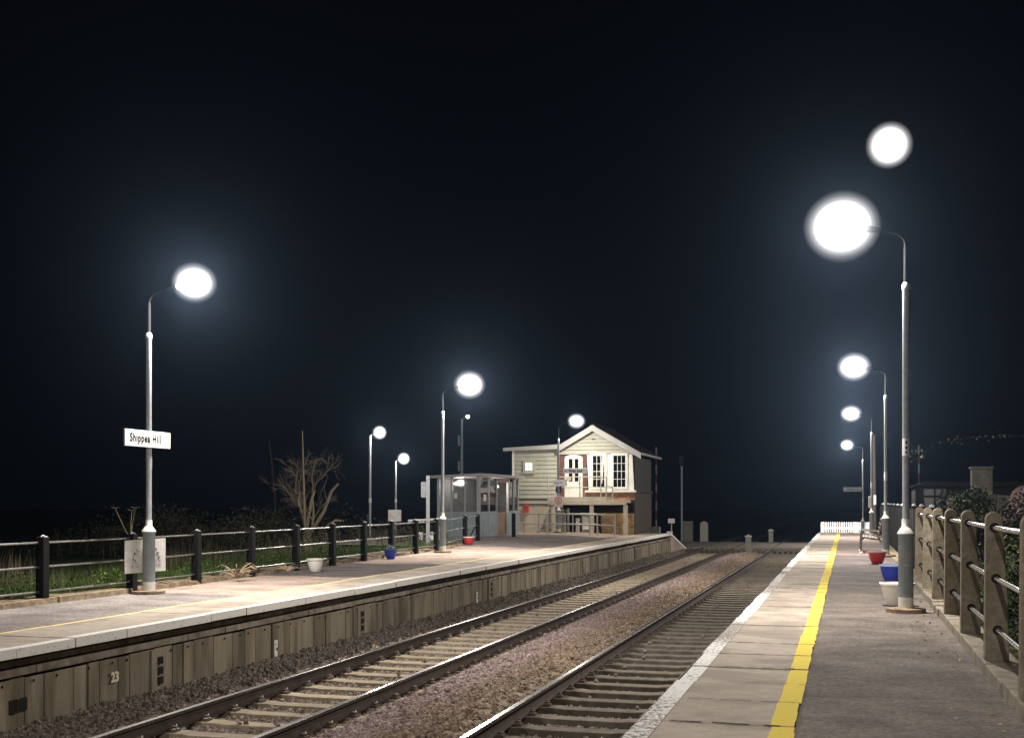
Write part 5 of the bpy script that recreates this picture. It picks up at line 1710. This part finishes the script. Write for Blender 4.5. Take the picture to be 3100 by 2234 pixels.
tk.tube([(5.6, 24.6, 0.2), (5.55, 24.8, 2.0), (5.3, 25.2, 3.6), (5.2, 25.2, 5.2)], [0.20, 0.17, 0.12, 0.04], 10)
tk.build('trunk', M['bark_dark'], t, smooth=True)
bo = [(5.4, 25.1, 3.1), (4.3, 25.6, 3.55), (3.2, 26.0, 3.62), (2.3, 26.2, 3.60), (1.7, 26.3, 3.45), (1.35, 26.4, 3.22)]
tb = MB()
tb.tube(bo, [0.02, 0.01, 0.006, 0.005, 0.004, 0.002], 7)
tb.build('bough', M['bark_dark'], t, smooth=True)
lp = []
for a, b_ in zip(bo[1:-1], bo[2:]):
    for k in range(16):
        f = random.random()
        p = np.array(a) * (1 - f) + np.array(b_) * f
        lp.append(p + rng.normal(0, 0.07, 3))
lp += list(rng.normal(0, 0.09, (24, 3)) + np.array(bo[-1]))
leaves('bough_leaves', np.array(lp), 0.07, M['leaf_lit'], t)
cr = np.concatenate([blob_points(600, (5.2 + dx, 25 + dy, 4.3 + dz), (0.8, 0.8, 0.6), 0.2) for dx, dy, dz in ((0, 0, 0.6), (0.7, 0.6, 0), (-0.6, 0.5, 0.2), (0.2, -0.7, 0.1), (0.9, -0.3, 0.8))])
leaves('crown', cr, 0.08, M['leaf_red'], t)

# ------------------------------------------------------------------ growth behind the far railing
def shift_of(y): return np.where(y < 36, np.maximum(0, 0.05 * (y - 16)), 5.5)
n = 52000
gy = rng.uniform(8, 40, n) ** 1.0
gx_ = -11.22 - np.abs(rng.normal(0, 1.0, n)) * 2.6
clump = np.sin(gx_ * 2.1 + 3 * np.sin(gy * 0.8)) * np.sin(gy * 1.7)
h = (0.10 + 0.17 * rng.uniform(0, 1, n) + 0.10 * np.clip(clump, 0, 1)) * (1 + 0.25 * np.clip(-gx_ - 12.5, 0, 3))
tag(blades('rough_grass', np.column_stack([gx_ - np.maximum(0, 0.05 * (gy - 16)), gy]), verge_z(gx_, gy) - 0.02, h, rng.uniform(0.008, 0.018, n), M['grass'], 0.5),
    'rough green grass and weeds behind the far railing', 'grass', kind='stuff')
n = 9000
pts = np.column_stack([-11.35 - np.abs(rng.normal(0, 1, n)) * 2.2, rng.uniform(8, 38, n)])
zz = verge_z(pts[:, 0], pts[:, 1]) + rng.uniform(0.03, 0.42, n) * (0.4 + 0.6 * np.abs(np.sin(pts[:, 0] * 1.7 + pts[:, 1] * 0.9)))
pts[:, 0] -= np.maximum(0, 0.05 * (pts[:, 1] - 16))
tag(leaves('weed_leaves', np.column_stack([pts, zz]), 0.05, M['grass']), 'broad weed leaves mixed through the grass behind the railing', 'weeds', kind='stuff')
n = 4600
gy = rng.uniform(9, 46, n)
gx_ = -13.2 - np.abs(rng.normal(0, 1, n)) * 2.4
h = rng.uniform(0.3, 0.85, n) * (0.75 + 0.35 * np.sin(gy * 0.9 + gx_))
tag(blades('dry_stalks', np.column_stack([gx_ - np.maximum(0, 0.05 * (gy - 16)), gy]), verge_z(gx_, gy), np.clip(h, 0.25, 1.5), rng.uniform(0.006, 0.014, n), M['straw'], 0.22),
    'pale dry stalks and reeds standing behind the grass', 'reeds', kind='stuff')
def hogweed(x, y, z, h, lab):
    t = thing('hogweed', lab, 'plant', (x, y, z))
    s_ = MB()
    s_.tube([(x, y, z), (x + 0.02, y, z + h * 0.6), (x + 0.05, y, z + h * 0.8)], [0.011, 0.009, 0.006], 6)
    for dx, dz in ((-0.30, 1.0), (0.12, 1.0), (0.05, 0.97)):
        s_.tube([(x + 0.02, y, z + h * 0.62), (x + dx * 0.6, y, z + h * 0.85), (x + dx, y, z + h * dz)], [0.008, 0.006, 0.004], 5)
        for k in range(7):
            a = 2 * PI * k / 7
            s_.tube([(x + dx, y, z + h * dz), (x + dx + 0.08 * math.cos(a), y + 0.08 * math.sin(a), z + h * dz + 0.03)], [0.003, 0.002], 4)
    s_.build('stalk', M['straw'], t)
hogweed(-12.75, 19.2, 0.6, 1.55, 'tall forked dead hogweed standing above the railing')
hogweed(-12.6, 15.2, 0.55, 1.25, 'short dead hogweed stalk near the first black post')
t = thing('bramble_bank', 'dark bramble bank below the dead tree', 'brambles', (-20, 45, 0.2))
pp_ = []
for k in range(70):
    x_, y_ = rng.uniform(-29, -14.5), rng.uniform(37, 52)
    if x_ > -17 and y_ > 42.0: continue
    hh = rng.uniform(0.5, 1.0) + (0.55 if -26 < x_ < -20.5 else 0)
    pp_.append(blob_points(420, (x_, y_, 0.35 + hh * 0.5), (1.1, 1.1, hh * 0.8), 0.4))
leaves('leaves', np.concatenate(pp_), 0.09, M['bramble'], t)
bs = MB()
for k in range(60):
    x_, y_ = rng.uniform(-28, -15), rng.uniform(37, 42)
    bs.tube([(x_, y_, 0.3), (x_ + rng.uniform(-0.5, 0.5), y_, 1.3), (x_ + rng.uniform(-1, 1), y_ + 0.2, 1.2)], [0.012, 0.01, 0.004], 4)
bs.build('stems', M['straw'], t)

# dead multi-stemmed tree
def grow(mb, p, d, L, r, depth, spread=0.6):
    """a limb that wanders, then forks into finer ones"""
    pts, rs = [p], [r]
    q = p.copy()
    dd = d.copy()
    n = 5
    for k in range(n):
        dd = (dd + Vector((random.gauss(0, 0.17), random.gauss(0, 0.17), random.gauss(0, 0.13)))).normalized()
        q = q + dd * (L / n)
        pts.append(q.copy())
        rs.append(max(0.004, r * (1 - 0.45 * (k + 1) / n)))
    mb.tube(pts, rs, 6 if depth > 3 else 3, caps=False)
    if depth == 0:
        return
    kids = 3 if depth > 2 else 4
    for k in range(kids):
        i = random.randint(2, n)
        out = Vector((q.x + 22.7, q.y - 47.5, 0)) * 0.13
        nd = (dd * 0.9 + out + Vector((random.gauss(0, spread), random.gauss(0, spread), random.gauss(0.05, spread * 0.75)))).normalized()
        grow(mb, pts[i], nd, L * random.uniform(0.50, 0.78), max(0.005, rs[i] * 0.6), depth - 1, spread)
t = thing('dead_tree', 'bare pale multi-stemmed dead tree lit from the lane lamps', 'tree', (-22.7, 47.5, 0.2))
tr_ = MB()
random.seed(11)
for k, (dx, dz, L, r) in enumerate(((-0.03, 1, 1.85, 0.10), (0.08, 1, 1.9, 0.095), (0.30, 1, 1.6, 0.07), (-0.12, 1, 1.55, 0.05))):
    grow(tr_, Vector((-22.7 + dx * 0.3 + random.uniform(-0.06, 0.06), 47.5 + random.uniform(-0.15, 0.15), 0.9)), Vector((dx, random.uniform(-0.15, 0.15), dz)).normalized(), L, r, 4, 0.55)
tr_.tube([(-22.7, 47.5, 0.2), (-22.68, 47.5, 1.1)], [0.20, 0.15], 9)
tr_.build('stems', M['bark'], t)
lg = MB()
lg.tube([(-22.35, 47.2, 1.0), (-21.7, 47.1, 1.9), (-21.35, 47.1, 2.75), (-21.0, 47.0, 3.05)], [0.085, 0.075, 0.06, 0.045], 8)
lg.build('broken_limb', M['bark'], t, smooth=True)
t = thing('bare_sapling', 'thin straight bare trunk rising through the dead tree', 'tree', (-22.6, 47.0, 0.3))
MB().tube([(-22.55, 47.0, 0.3), (-22.60, 47.0, 2.6), (-22.68, 47.0, 5.35)], [0.06, 0.05, 0.025], 8).build('trunk', M['bark'], t, smooth=True)
t = thing('leaning_trunk', 'dim leaning bare trunk on the dark side of the dead tree', 'tree', (-25.9, 50.8, 0.3))
MB().tube([(-25.8, 50.8, 0.3), (-25.95, 50.8, 2.6), (-26.22, 50.8, 5.1)], [0.085, 0.075, 0.045], 8).build('trunk', M['bark_dark'], t, smooth=True)
tag(MB().tube([(-20.7, 45.2, 1.28), (-20.3, 45.2, 1.52), (-19.95, 45.2, 1.50)], [0.06, 0.05, 0.03], 8).build('fallen_branch', M['bark'], smooth=True), 'short pale fallen branch lying on the brambles', 'branch')

# small marker plates on the platform wall
for yy, z0, lab in ((15.62, 0.03, 'white gauge plate low on the panelled wall near the numerals'), (25.35, 0.02, 'white gauge plate further along the panelled wall')):
    t = thing('gauge_plate', lab, 'plate', (-7.98, yy, z0), group='gauge plates on the platform wall')
    MB().box(-7.992, yy, z0, -7.978, yy + 0.10, z0 + 0.24).build('panel', M['board_white'], t)
    MB().box(-7.9795, yy + 0.05, z0 + 0.09, -7.976, yy + 0.10, z0 + 0.12).box(-7.9795, yy + 0.02, z0 + 0.17, -7.977, yy + 0.05, z0 + 0.19).build('mark', M['ink'], t)

# ------------------------------------------------------------------ night mist
hm = bpy.data.materials.new('night mist')
hm.use_nodes = True
nt = hm.node_tree
nt.nodes.clear()
pv = nt.nodes.new('ShaderNodeVolumePrincipled')
pv.inputs['Color'].default_value = (0.44, 0.66, 1.0, 1)
pv.inputs['Density'].default_value = HAZE
pv.inputs['Anisotropy'].default_value = 0.86
oo = nt.nodes.new('ShaderNodeOutputMaterial')
nt.links.new(pv.outputs[0], oo.inputs['Volume'])
hz = MB().box(-400, -70, -1.45, 400, 400, 12.0).build('haze', hm)
tag(hz, 'thin pale night mist lying over the station', 'mist', kind='stuff')
